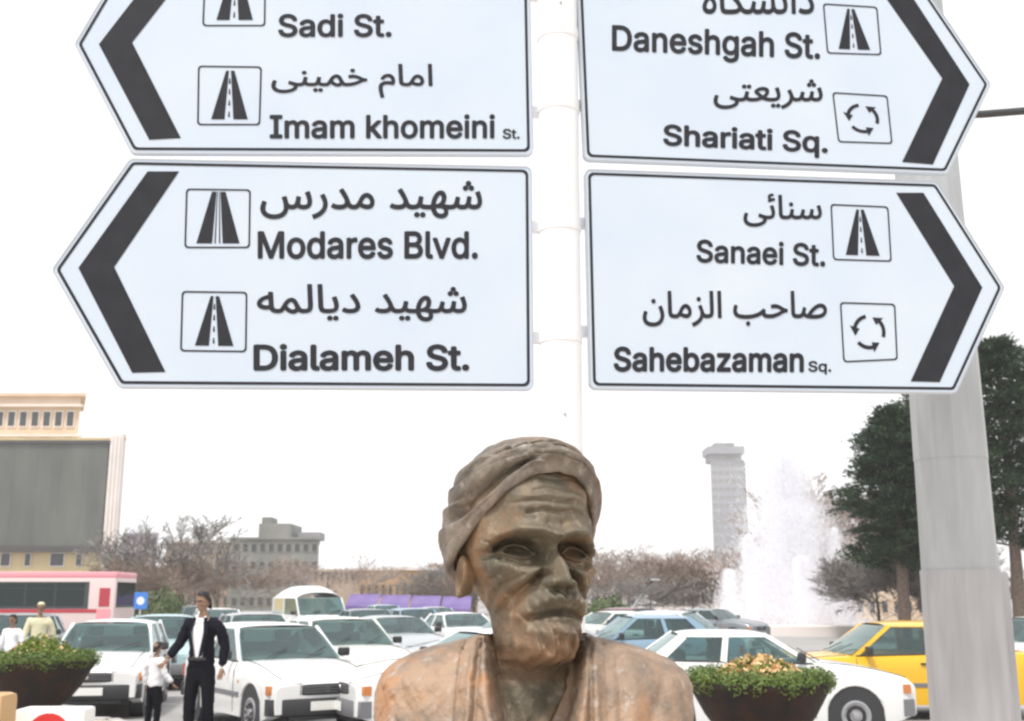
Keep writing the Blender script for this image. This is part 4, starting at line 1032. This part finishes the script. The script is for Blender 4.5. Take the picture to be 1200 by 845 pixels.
# purple awnings of the market stalls
for i, (p0, p1) in enumerate(((408, 444), (446, 480), (482, 516), (518, 552))):
    Ya = 72; x0, x1 = at(p0, 700, Ya).x, at(p1, 700, Ya).x; w_ = x1 - x0
    rt = empty('market_stall', ((x0 + x1) / 2, Ya, 0), 0, 'purple awning stall, %s in the row left of the bust' % ['leftmost', 'second from left', 'third from left', 'rightmost'][i], 'stall', 'purple market stalls')
    zt_ = at(450, 697 + i, Ya).z
    MB().add([(-w_/2, -1.2, zt_ - .75), (w_/2, -1.2, zt_ - .75), (w_/2, 1.2, zt_), (-w_/2, 1.2, zt_), (-w_/2, -1.2, zt_ - .70), (w_/2, -1.2, zt_ - .70), (w_/2, 1.2, zt_ + .05), (-w_/2, 1.2, zt_ + .05)], [(0,3,2,1),(4,5,6,7),(0,1,5,4),(1,2,6,5),(2,3,7,6),(3,0,4,7)]).build('awning', 'awning_purple', rt)
    MB().box((0, -1.22, zt_ - .85), (w_, .04, .25)).build('valance', 'awning_purple', rt)
    for s_ in (-1, 1):
        for y_ in (-1.1, 1.1): MB().box((s_ * (w_ / 2 - .08), y_, (zt_ - .75) / 2), (.06, .06, zt_ - .75)).build('post', 'galvanised', rt)
    MB().box((0, .2, .45), (w_ * .8, .9, .9)).build('counter', 'awning_purple', rt)

# ------------------------------------------------------------------ trees
def crown_twigs(H, spread, n_main, mm, name, root, seed, r0=.03, base=.25, dens=1.0, thick=1.0, shapef=None):
    rd = random.Random(seed); V = []; F = []; fl_ = .0036 * H * thick
    def stick(a, b, ra_, rb_):
        ra_, rb_ = max(ra_, fl_), max(rb_, fl_)
        d = b - a
        if d.length < 1e-4: return
        u = d.cross(Vector((rd.random() - .5, rd.random() - .5, .3))).normalized(); w = d.cross(u).normalized(); i0 = len(V)
        for p, r in ((a, ra_), (b, rb_)):
            for k in range(3):
                g = 2.094 * k; V.append(p + u * (r * math.cos(g)) + w * (r * math.sin(g)))
        F.extend([(i0+k, i0+(k+1) % 3, i0+3+(k+1) % 3, i0+3+k) for k in range(3)])
    def grow(p, d, L, r, lv):
        segs = 3 if lv < 3 else 2; q = p
        for i in range(segs):
            d = (d + Vector((rd.gauss(0, .16), rd.gauss(0, .16), rd.gauss(.05, .1)))).normalized(); e = q + d * (L / segs)
            stick(q, e, r * (1 - .25 * i / segs), r * (1 - .25 * (i + 1) / segs)); q = e
            if lv < 5 and (i > 0 or lv > 1):
                for _ in range(int(1 + dens * rd.random() * 1.8)):
                    ax = Vector((rd.gauss(0, 1), rd.gauss(0, 1), rd.gauss(.25, .6))).normalized()
                    grow(q, (d * 1.0 + ax * .85).normalized(), L * rd.uniform(.5, .72), r * .55, lv + 1)
        if lv < 5:
            grow(q, d, L * .62, r * .6, lv + 1)
    for k in range(n_main):
        z = H * (base + (.75 - base) * (k / max(1, n_main)) * 1.0); a = rd.uniform(0, 6.28)
        L = spread * (1.05 - .5 * (z / H)) * .55
        grow(Vector((0, 0, z)), Vector((math.cos(a), math.sin(a), rd.uniform(.4, 1.3))).normalized(), L, r0 * thick, 1)
    grow(Vector((0, 0, H * .5)), Vector((0, 0, 1)), H * .28, r0 * thick * 1.3, 1)
    V2 = np.array([tuple(v) for v in V]); 
    zmax = V2[:, 2].max(); V2[:, 2] *= H / zmax
    F2 = np.array(F); o = np_obj(name, V2, F2, mm, root, smooth=False); return o
def bare_tree(px, ptop, Y, spread, mm, label, seed, n=9, cat='tree', group='bare trees round the square', thick=1.0, dens=1.0, base=.2, x=None):
    H = at(px, ptop, Y).z; root = empty('bare_tree', (gx(px, Y), Y, 0), random.uniform(0, 6), label, cat, group)
    MB().tube([(0, 0, 0), (.05, 0, H * .3), (0, .05, H * .58)], [H * .022, H * .017, H * .009], 8).build('trunk', 'bark', root, smooth=True)
    crown_twigs(H, spread, n, mm, 'crown', root, seed, r0=.0045 * H * thick, dens=dens, base=base); return root
BT = [(212, 602, 75, 8, 'twigs_grey', 'tall thin bare tree standing highest left of the grey building', 3, 8, .8, .9),
 (186, 650, 70, 6, 'twigs_brown', 'bare brown tree beside the nose of the bus', 4, 10, 1.3, 1.2),
 (228, 640, 80, 8, 'twigs_brown', 'bare brown tree above the man in the suit', 6, 8, .9, .9),
 (254, 652, 72, 7, 'twigs_brown', 'bare tree just right of the man in the suit', 7, 8, .9, 1.0),
 (382, 650, 95, 9, 'twigs_pink', 'pale bare tree standing above the right end of the van', 11, 8, .8, .9),
 (536, 662, 80, 8, 'twigs_brown', 'bare tree beside the left cheek of the bust', 13, 10, 1.2, 1.2),
 (556, 656, 84, 8, 'twigs_grey', 'grey bare tree partly behind the turban', 14, 10, 1.2, 1.2),
 (700, 634, 95, 11, 'twigs_pink', 'pale bare tree just right of the face of the bust', 15, 10, 1.1, 1.2),
 (722, 658, 85, 8, 'twigs_brown', 'brown bare tree second to the right of the bust', 16, 8, 1.0, 1.0),
 (742, 668, 80, 7, 'twigs_grey', 'grey bare tree behind the slanted street lamp', 17, 8, 1.0, 1.0),
 (762, 676, 85, 7, 'twigs_grey', 'low dark bare tree right of the slanted street lamp', 18, 8, 1.0, 1.1),
 (812, 668, 85, 7, 'twigs_brown', 'bare tree at the left foot of the tower', 19, 8, 1.0, 1.0),
 (832, 648, 90, 9, 'twigs_brown', 'bare brown tree in front of the left edge of the tower', 20, 11, 1.2, 1.2),
 (852, 634, 92, 10, 'twigs_pink', 'pinkish bare tree in front of the tower', 21, 10, 1.1, 1.2),
 (872, 646, 88, 9, 'twigs_brown', 'bare brown tree between the tower and the fountain', 22, 11, 1.2, 1.2),
 (984, 552, 70, 8, 'twigs_pink', 'tall pinkish bare tree right of the fountain plume', 23, 12, .9, 1.2),
 (1000, 600, 64, 8, 'twigs_pink', 'pinkish bare tree left of the dark conifer', 24, 11, .9, 1.2),
 (1030, 640, 50, 3.6, 'twigs_grey', 'grey bare shrub under the dark conifer, left one', 25, 11, .9, 1.3),
 (1062, 636, 48, 3.6, 'twigs_grey', 'grey bare shrub under the dark conifer beside the lamp pole', 26, 11, .9, 1.3),
 (1190, 640, 52, 6, 'twigs_brown', 'bare shrub at the right edge beyond the lamp pole', 27, 11, .9, 1.2)]
for px, pt, Y, sp, mm, lb, sd_, n, th2, de in BT: bare_tree(px, pt, Y, sp, mm, lb, sd_, n=n, thick=th2, dens=de)

def leaf_cloud(n, sampler, size, seed, asp=(.5, 1)):
    r = np.random.default_rng(seed); C, Nn = sampler(r, n); s = size * r.uniform(.6, 1.3, (n, 1))
    t = np.cross(Nn, r.normal(size=(n, 3))); t /= np.linalg.norm(t, axis=1)[:, None] + 1e-9; b = np.cross(Nn, t); b /= np.linalg.norm(b, axis=1)[:, None] + 1e-9
    V = np.stack([C - t * s, C + b * s * asp[0], C + t * s, C - b * s * asp[0]], 1).reshape(-1, 3)
    return V, np.arange(4 * n).reshape(-1, 4)
def conifer(px, ptop, Y, rad, label, seed):
    H = at(px, ptop, Y).z; root = empty('pine_tree', (gx(px, Y), Y, 0), 0, label, 'tree', 'dark conifers at the right')
    MB().tube([(0, 0, 0), (.1, 0, H * .5), (0, 0, H * .97)], [.26, .17, .03], 10).build('trunk', 'bark', root, smooth=True)
    r = np.random.default_rng(seed); C = []; D_ = []
    bm = MB()
    nb = 95
    for i in range(nb):
        z = H * (.30 + .69 * (i / nb) ** .9); a = i * 2.4 + r.uniform(-.3, .3); tz_ = (z / H - .30) / .70
        L = rad * (math.sin(math.pi * min(1, .28 + .72 * tz_)) ** .7 + .06) * r.uniform(.7, 1.15); drp = r.uniform(.05, .3)
        pts = []
        for k in range(7):
            f = k / 6; pts.append(Vector((math.cos(a) * L * f, math.sin(a) * L * f, z + .25 * L * f - drp * L * f * f)))
        bm.tube(pts, [.045 * (1 - .8 * k / 6) for k in range(7)], 4, cap=False)
        for c_ in range(int(5 + L * 3.6)):
            f = r.uniform(.22, 1.03); p = pts[0].lerp(pts[-1], f); p.z = z + .25 * L * f - drp * L * f * f
            w = .34 * L * (1.1 - .6 * f); off = r.normal(size=3) * np.array([w, w, .10 * L]) * .45
            nloc = 34; cc = np.array(p) + off + r.normal(size=(nloc, 3)) * np.array([.19, .19, .09])
            C.append(cc); dd = cc - np.array([0, 0, z]); D_.append(np.stack([dd[:, 0], dd[:, 1], r.normal(size=nloc) * .5 + .5], 1))
    bm.build('branches', 'bark', root, fix=False)
    C = np.concatenate(C); Dn = np.concatenate(D_); n = len(C); t = Dn / np.linalg.norm(Dn, axis=1)[:, None]; t = t + r.normal(size=(n, 3)) * .5; t /= np.linalg.norm(t, axis=1)[:, None]
    b = np.cross(t, r.normal(size=(n, 3))); b /= np.linalg.norm(b, axis=1)[:, None]; s = r.uniform(.08, .15, (n, 1))
    V = np.stack([C - t * s, C + b * s * .24, C + t * s, C - b * s * .24], 1).reshape(-1, 3)
    o = np_obj('needles', V, np.arange(4 * n).reshape(-1, 4), 'conifer_needles', root, smooth=False); tag(o, kind='stuff'); print('needles', n)
conifer(1060, 476, 44, 1.9, 'dark green conifer left of the lamp pole', 5)
conifer(1112, 430, 47, 2.4, 'dark green conifer directly behind the lamp pole', 6)
conifer(1196, 395, 42, 2.4, 'dark green conifer right of the lamp pole', 7)

# green hedge clumps under the far trees
for i, (px, pt, Y, w, lb) in enumerate(((712, 700, 60, 3.4, 'low green hedge bush beside the right shoulder of the bust'), (190, 690, 62, 3.0, 'green bush at the nose of the bus'), (150, 688, 64, 2.5, 'small green bush right of the screen building'))):
    H = at(px, pt, Y).z; root = empty('bush', (gx(px, Y), Y, 0), 0, lb, 'bush')
    def smp(r, n, H=H, w=w):
        u = r.normal(size=(n, 3)); u /= np.linalg.norm(u, axis=1)[:, None]; u[:, 2] = np.abs(u[:, 2]); k = (r.uniform(.3, 1, (n, 1)) ** .4) * (1 + .18 * np.sin(u[:, :1] * 7 + i) * np.cos(u[:, 1:2] * 6))
        return u * k * np.array([w / 2, w / 2, H]), u + r.normal(size=(n, 3)) * .4
    V, F = leaf_cloud(5200, smp, .09, 30 + i); tag(np_obj('foliage', V, F, 'shrub_green', root, smooth=False), kind='stuff')
    MB().tube([(0, 0, 0), (0, 0, H * .6)], .06, 6).build('stem', 'bark', root)

# ------------------------------------------------------------------ fountain
Yf = 58; fx0 = gx(928, Yf); fo = empty('fountain', (fx0, Yf, 0), 0, 'tall white fountain plume right of the bust behind the cars', 'fountain')
MB().lathe([(6.2, 0), (6.2, .45), (6.0, .5), (5.8, .45), (5.8, .25), (.5, .22)], 64).build('basin', 'stone_white', fo, smooth=True)
MB().lathe([(5.78, .30), (.2, .31)], 48).build('water', 'water_spray', fo, smooth=True)
def plume(n, x, y, H, r0, r1, seed, size):
    """droplets thrown up along a jet and falling back round it; denser at the core"""
    r = np.random.default_rng(seed); t = r.uniform(0, 1, n) ** .8; a = r.uniform(0, 2 * np.pi, n)
    rad = (r0 + (r1 - r0) * (1 - t) ** 1.1) * np.abs(r.normal(size=n)) * .55; z = .3 + H * t * (1 - .05 * np.abs(r.normal(size=n)))
    C = np.stack([x + rad * np.cos(a), y + rad * np.sin(a), z], 1); d = np.stack([.25 * np.cos(a), .25 * np.sin(a), np.ones(n)], 1); d += r.normal(size=(n, 3)) * .25; d /= np.linalg.norm(d, axis=1)[:, None]
    b = np.cross(d, r.normal(size=(n, 3))); b /= np.linalg.norm(b, axis=1)[:, None]; s = size * r.uniform(.4, 1.4, (n, 1))
    return np.stack([C - d * s * 1.8, C + b * s * .6, C + d * s * 1.8, C - b * s * .6], 1).reshape(-1, 3)
Hm = at(928, 520, Yf).z
def jet(V): tag(np_obj('jet', V, np.arange(len(V)).reshape(-1, 4), 'water_spray', fo, smooth=False), kind='stuff')
jet(plume(140000, 0, 0, Hm, 1.35, 3.0, 1, .042)); jet(plume(70000, 0.2, 0, Hm * .66, 2.0, 4.2, 2, .042))
for k, (xx, yy, hh) in enumerate(((-2.2, -.6, .48), (2.3, -.4, .52), (-1.2, 1.5, .42), (1.3, 1.6, .45), (-3.0, .5, .30), (3.0, .7, .34), (0, -2.6, .36))):
    jet(plume(12000, xx, yy, Hm * hh, .32, 1.15, 10 + k, .04))
# ------------------------------------------------------------------ street lamp (slanting pale arm) right of the bust
lp0, lp1 = at(737, 718, 50), at(765, 680, 50); lamp = empty('street_lamp', (lp0.x, 50, 0), 0, 'slanted pale pole leaning to the right above the far cars', 'pole')
MB().tube([(0, 0, 0), (0, 0, lp0.z), (lp1.x - lp0.x, 0, lp1.z)], [.09, .08, .05], 8).build('pole', 'galvanised', lamp, smooth=True)
MB().bbox((lp1.x - lp0.x + .1, 0, lp1.z + .02), (.4, .15, .08), .03).build('lamp_head', 'galvanised', lamp, smooth=True)

# ------------------------------------------------------------------ planters
def planter(px, Y, label, seed, full=1.0):
    root = empty('planter', (gx(px, Y, 1.0), Y, 0 if Y > 13 else 0), seed, label, 'planter', 'round bowl planters'); rr = .66; H = 1.0
    MB().lathe([(.30, 0), (.30, .06), (.20, .12), (.16, .30), (.20, .40), (.36, .52), (.50, .70), (.60, .88), (.645, .95), (.66, .96), (.66, 1.0), (.62, 1.0), (.60, .94), (.1, .92)], 48).build('bowl', 'planter_stone', root, smooth=True)
    MB().lathe([(.60, .955), (.35, .985), (.0, 1.0)], 32).build('soil', 'soil', root, smooth=True)
    def ringf(r, n):
        a = r.uniform(0, 2 * np.pi, n); q = r.normal(size=(n, 3)); q /= np.linalg.norm(q, axis=1)[:, None]; k = r.uniform(.3, 1, (n, 1)) ** .5
        lump = 1 + .16 * np.sin(a * 9 + seed) + .10 * np.sin(a * 17); R0 = .545
        C = np.stack([np.cos(a) * R0, np.sin(a) * R0, np.full(n, 1.01)], 1); rad = np.stack([np.cos(a), np.sin(a), np.zeros(n)], 1)
        C = C + rad * (q[:, :1] * k * .17 * lump[:, None]) + np.array([0, 0, 1]) * (q[:, 2:3] * k * .115 * lump[:, None]); return C, rad * q[:, :1] + np.array([0, 0, 1]) * q[:, 2:3] + r.normal(size=(n, 3)) * .6
    V, F = leaf_cloud(16000, ringf, .0155, seed); tag(np_obj('hedge_ring', V, F, 'leaf_green', root, smooth=False), kind='stuff')
    def mid(r, n):
        a = r.uniform(0, 2 * np.pi, n); q = r.uniform(0, 1, n) ** .6; z = 1.02 + .20 * full * (1 - q ** 2.2) * r.uniform(.35, 1, n) * (1 + .2 * np.sin(a * 5 + seed))
        C = np.stack([np.cos(a) * q * .44, np.sin(a) * q * .44, z], 1); return C, r.normal(size=(n, 3)) + np.array([0, 0, .8])
    V, F = leaf_cloud(8000, mid, .018, seed + 1); tag(np_obj('flower_leaves', V, F, 'leaf_lime', root, smooth=False), kind='stuff')
    def fl(r, n):
        C, Nn = mid(r, n); C[:, 2] += .02; return C, Nn
    if full < 1.2: 
        V, F = leaf_cloud(1000, fl, .03, seed + 2, (.8, 1)); tag(np_obj('flowers', V, F, 'flower_orange', root, smooth=False), kind='stuff')
    else:
        V, F = leaf_cloud(300, fl, .02, seed + 2, (.8, 1)); tag(np_obj('flowers', V, F, 'flower_orange', root, smooth=False), kind='stuff')
    return root
planter(47, 14.0, 'dark bowl planter with a green hedge rim and leafy centre at left', 41, 1.25)
planter(889, 10.6, 'dark bowl planter with a green hedge rim and orange flowers right of the bust', 51, .85)

# white barrier box with a red mark, low at the left
bxr = empty('barrier', (gx(64, 9.5), 9.5, .13), R(3), 'low white box with a red mark in front of the left planter', 'barrier')
zt_ = at(64, 829, 9.5).z - .13
MB().bbox((0, 0, zt_ / 2), (.56, .30, zt_), .03).build('box', 'board_white', bxr, smooth=True)
MB().add([(.16 * math.cos(R(a)) * (1.0 if a < 180 else .6), -.153, zt_ - .17 + .14 * math.sin(R(a))) for a in range(0, 360, 20)], [tuple(range(18))]).build('red_mark', 'sign_red', bxr)
osl = empty('bollard', (gx(0, 9.0), 9.0, .13), 0, 'orange tan stone block cut by the left edge of the picture', 'block')
zb2 = at(0, 812, 9.0).z - .13
MB().bbox((-.12, 0, zb2 / 2), (.36, .3, zb2), .05).build('block', 'stone_ochre', osl, smooth=True)

# ------------------------------------------------------------------ people
def skin(name, pts, edges, rad, mm, parent=None, sub=2):
    me = bpy.data.meshes.new(name); me.from_pydata([tuple(p) for p in pts], edges, []); me.update()
    o = bpy.data.objects.new(name, me); col.objects.link(o); sk = o.modifiers.new('s', 'SKIN'); sk.use_smooth_shade = True
    if sub: o.modifiers.new('d', 'SUBSURF').levels = sub; o.modifiers['d'].render_levels = sub
    for i, r in enumerate(rad):
        v = me.skin_vertices[0].data[i]; v.radius = r if isinstance(r, tuple) else (r, r); v.use_root = (i == 0)
    dg = bpy.context.evaluated_depsgraph_get(); nm = bpy.data.meshes.new_from_object(o.evaluated_get(dg)); bpy.data.objects.remove(o)
    if name in ('jacket', 'trousers'):      # folds of cloth
        for v in nm.vertices:
            c = v.co; f = math.sin(c.z * 46 + 2.2 * math.sin(c.x * 21 + c.z * 9) + c.y * 18) * .5 + .5 * math.sin(c.z * 83 + c.x * 40 + 1.7 * math.sin(c.y * 33))
            v.co = c + v.normal * f * (.0065 if name == 'jacket' else .005)
    nm.materials.clear(); return link_mesh(name, nm, mm, parent, 'all')
def chain_obj(chains, name, mm, parent, sub=2):
    """several chains sharing vertex 0 of the first; chains: list of (start index or None, [(pt, r), ...])"""
    pts = []; rad = []; ed = []
    for st, ch in chains:
        prev = st
        for p, r in ch:
            pts.append(Vector(p)); rad.append(r); i = len(pts) - 1
            if prev is not None: ed.append((prev, i))
            prev = i
    return skin(name, pts, ed, rad, mm, parent, sub)
def person(loc, rz, label, H=1.78, jacket='suit_cloth', trousers='trouser_black', shirt='shirt_cloth', hair='hair_black', arms=None, headyaw=0, bald=False, hat=None, group='people on the square'):
    root = empty('person', loc, rz, label, 'person', group); s = H / 1.78; T = lambda x, y, z: (x * s, y * s, z * s)
    A = arms or {-1: ((-.25, -.01, 1.17), (-.36, -.14, .97)), 1: ((.27, .03, 1.15), (.25, -.02, .90))}
    # body: one continuous figure, face towards -Y
    ch = [(None, [(T(0, 0, .97), (.15*s, .10*s)), (T(0, 0, 1.12), (.115*s, .08*s)), (T(0, .0, 1.30), (.13*s, .085*s)), (T(0, .01, 1.42), (.09*s, .065*s)), (T(0, -.0, 1.50), .055*s), (T(0, -.015, 1.57), .05*s)])]
    idx = 6
    for sg in (-1, 1):
        el, ha = A[sg]; ch.append((3, [(T(sg * .165, .01, 1.39), .045*s), (T(*el), .042*s), (T(*ha), .028*s)])); idx += 3
    for sg in (-1, 1):
        ch.append((0, [(T(sg * .09, 0, .86), .085*s), (T(sg * .11, -.01, .48), .058*s), (T(sg * .12, .02, .10), .04*s), (T(sg * .13, -.10, .05), .035*s)]))
    chain_obj(ch, 'body', 'skin', root, 1)
    # hands: palm, four unequal bent fingers and a thumb
    for sg in (-1, 1):
        el, ha = Vector(A[sg][0]), Vector(A[sg][1]); d = (ha - el).normalized(); side = d.cross(Vector((0, 1, 0))).normalized(); fw = side.cross(d).normalized()
        hch = [(None, [(ha * s, .026*s), ((ha + d * .05) * s, (.034*s, .018*s)), ((ha + d * .085) * s, (.036*s, .016*s))])]
        for k in range(4):
            b0 = ha + d * .09 + side * (.027 - .018 * k); L = (.030, .036, .033, .026)[k]; c1 = (d * .95 - fw * .3).normalized(); c2 = (d * .7 - fw * .7).normalized()
            hch.append((2, [(b0 * s, .0095*s), ((b0 + c1 * L) * s, .0085*s), ((b0 + c1 * L + c2 * L * .9) * s, .0075*s)]))
        tb = ha + d * .035 + side * .03; hch.append((1, [(tb * s, .011*s), ((tb + (d + side * .7).normalized() * .035) * s, .0095*s), ((tb + (d + side * .5).normalized() * .062) * s, .008*s)]))
        chain_obj(hch, 'hand', 'skin', root, 1)
    P, F = head_form(90, 90, beard=False, old=False); P = P[:]; k = .235 / 262 * s
    P = P * k; c_, s_ = math.cos(headyaw), math.sin(headyaw); P = np.stack([P[:, 0]*c_ - P[:, 1]*s_, P[:, 0]*s_ + P[:, 1]*c_, P[:, 2]], -1) * np.array([1, 1, 1]) + np.array([0, -.02*s, (1.78 - .118) * s])
    P = P[:] ; zc = (1.78 - .118 - .14) * s; m = P[:, 2] > zc - .05
    hd_ = np_obj('head', P, F[:, ::-1], 'skin', root)
    # hair cap
    V = []; nt_, na_ = 22, 40
    for i in range(nt_):
        t = i / (nt_ - 1)
        for j in range(na_):
            a = 2 * math.pi * j / na_; fr2 = math.cos(a); low = (.028 if fr2 > .45 else -.015 - .055 * (1 - max(-1, fr2) / .45) / 2) 
            low = .07 if fr2 > .6 else (.07 - (.6 - fr2) / 1.6 * .16); ph = t * math.pi / 2; z = low + (.122 - low) * math.sin(ph); r_ = math.cos(ph) ** .6
            if z > 0: pass
            rx_, ry_ = .074 * r_ + .002, (.094 if fr2 > 0 else .102) * r_ + .002
            V.append(((rx_ * math.sin(a)) * s, (-ry_ * math.cos(a) + .0) * s, z * s))
    V = np.array(V); V = np.stack([V[:, 0]*c_ - V[:, 1]*s_, V[:, 0]*s_ + V[:, 1]*c_, V[:, 2]], -1) + np.array([0, -.018*s, 1.662*s]); V += wavy(V * 300, .3, 2)[:, None] * .002
    np_obj('hair', V, grid_faces(nt_, na_), hair if not hat else hat, hd_)
    # trousers
    tr = [(None, [(T(0, 0, 1.02), (.155*s, .112*s)), (T(0, 0, .90), (.165*s, .115*s))])]
    for sg in (-1, 1): tr.append((1, [(T(sg * .095, 0, .80), .098*s), (T(sg * .115, -.012, .48), .076*s), (T(sg * .125, .02, .09), .062*s)]))
    chain_obj(tr, 'trousers', trousers, root)
    for sg in (-1, 1): skin('shoe', [T(sg * .125, .05, .045), T(sg * .13, -.06, .042), T(sg * .135, -.16, .032)], [(0, 1), (1, 2)], [(.045*s, .045*s), (.05*s, .042*s), (.042*s, .028*s)], 'leather_black', root)
    # jacket, open over the shirt; sleeves
    jk = [(None, [(T(0, .0, .86), (.185*s, .125*s)), (T(0, .0, 1.0), (.175*s, .122*s)), (T(0, .0, 1.14), (.158*s, .112*s)), (T(0, .005, 1.30), (.185*s, .122*s)), (T(0, .015, 1.42), (.155*s, .10*s)), (T(0, .015, 1.475), (.085*s, .07*s))])]
    for sg in (-1, 1):
        el, ha = A[sg]; h2 = Vector(el).lerp(Vector(ha), .93); jk.append((4, [(T(sg * .185, .012, 1.41), .082*s), (T(*el), .066*s), (T(*h2), .052*s)]))
    chain_obj(jk, 'jacket', jacket, root)
    if shirt:       # shirt front between the lapels and the collar
        V = []; n1, n2 = 14, 9
        for i in range(n1):
            t = i / (n1 - 1); z = 1.47 - .47 * t; w = .105 * (1 - t * .45) if t > .08 else .06
            yb_ = -(.075 + .060 * min(1, t * 4) - .008 * t)
            for j in range(n2): f = 2 * j / (n2 - 1) - 1; V.append(T(f * w, yb_ + .018 * f * f, z))
        np_obj('shirt', np.array(V), grid_faces(n1, n2, False), shirt, root)
        for sg in (-1, 1): MB().add([T(0, -.095, 1.45), T(sg * .06, -.06, 1.50), T(sg * .075, -.09, 1.45), T(sg * .035, -.12, 1.41)], [(0, 1, 2, 3)]).build('shirt_collar', shirt, root)
        MB().box(T(0, -.128, 1.005), T(.22, .02, .035)).build('belt', 'leather_black', root)
        for sg in (-1, 1):
            V = [T(sg * .02, -.142, 1.02), T(sg * .075, -.150, 1.30), T(sg * .045, -.10, 1.475), T(sg * .085, -.085, 1.485), T(sg * .13, -.140, 1.30), T(sg * .07, -.140, 1.04)]
            MB().add(V, [(0, 1, 4, 5), (1, 2, 3, 4)]).build('lapel', jacket, root)
    return root
pz = 13.9
person((gx(236, pz, 1), pz, .0), R(-10), 'man in a dark suit and white shirt standing among the cars', 1.82, arms={-1: ((-.27, -.02, 1.18), (-.36, -.16, 1.0)), 1: ((.27, .05, 1.15), (.26, .00, .90))}, headyaw=R(-30))
person((gx(181, 15.2, .6), 15.2, .0), R(150), 'child in a white shirt and dark trousers left of the man in the suit', 1.17, jacket='shirt_cloth', shirt=None)
person((gx(45, 21.5, 1), 21.5, .0), R(20), 'person in pale yellowish clothes and a pale cap behind the left planter', 1.66, jacket='pale_cloth', shirt=None, trousers='trouser_black', hat='pale_cloth')
person((gx(14, 20.5, 1), 20.5, .0), R(-15), 'person in a white shirt at the left edge behind the planter', 1.45, jacket='shirt_cloth', shirt=None)

# ------------------------------------------------------------------ the city's air
hz = MB().box((0, 220, 34.5), (900, 480, 71)).build('haze', None)
hz.data.materials.clear(); hm = bpy.data.materials.new('haze_air'); hm.use_nodes = True; hn = hm.node_tree.nodes; hn.clear()
ho = hn.new('ShaderNodeOutputMaterial'); hv = hn.new('ShaderNodeVolumePrincipled'); hv.inputs['Color'].default_value = (.96, .97, 1, 1); hv.inputs['Density'].default_value = .0006
hm.node_tree.links.new(hv.outputs[0], ho.inputs['Volume']); hz.data.materials.append(hm); tag(hz, kind='stuff')
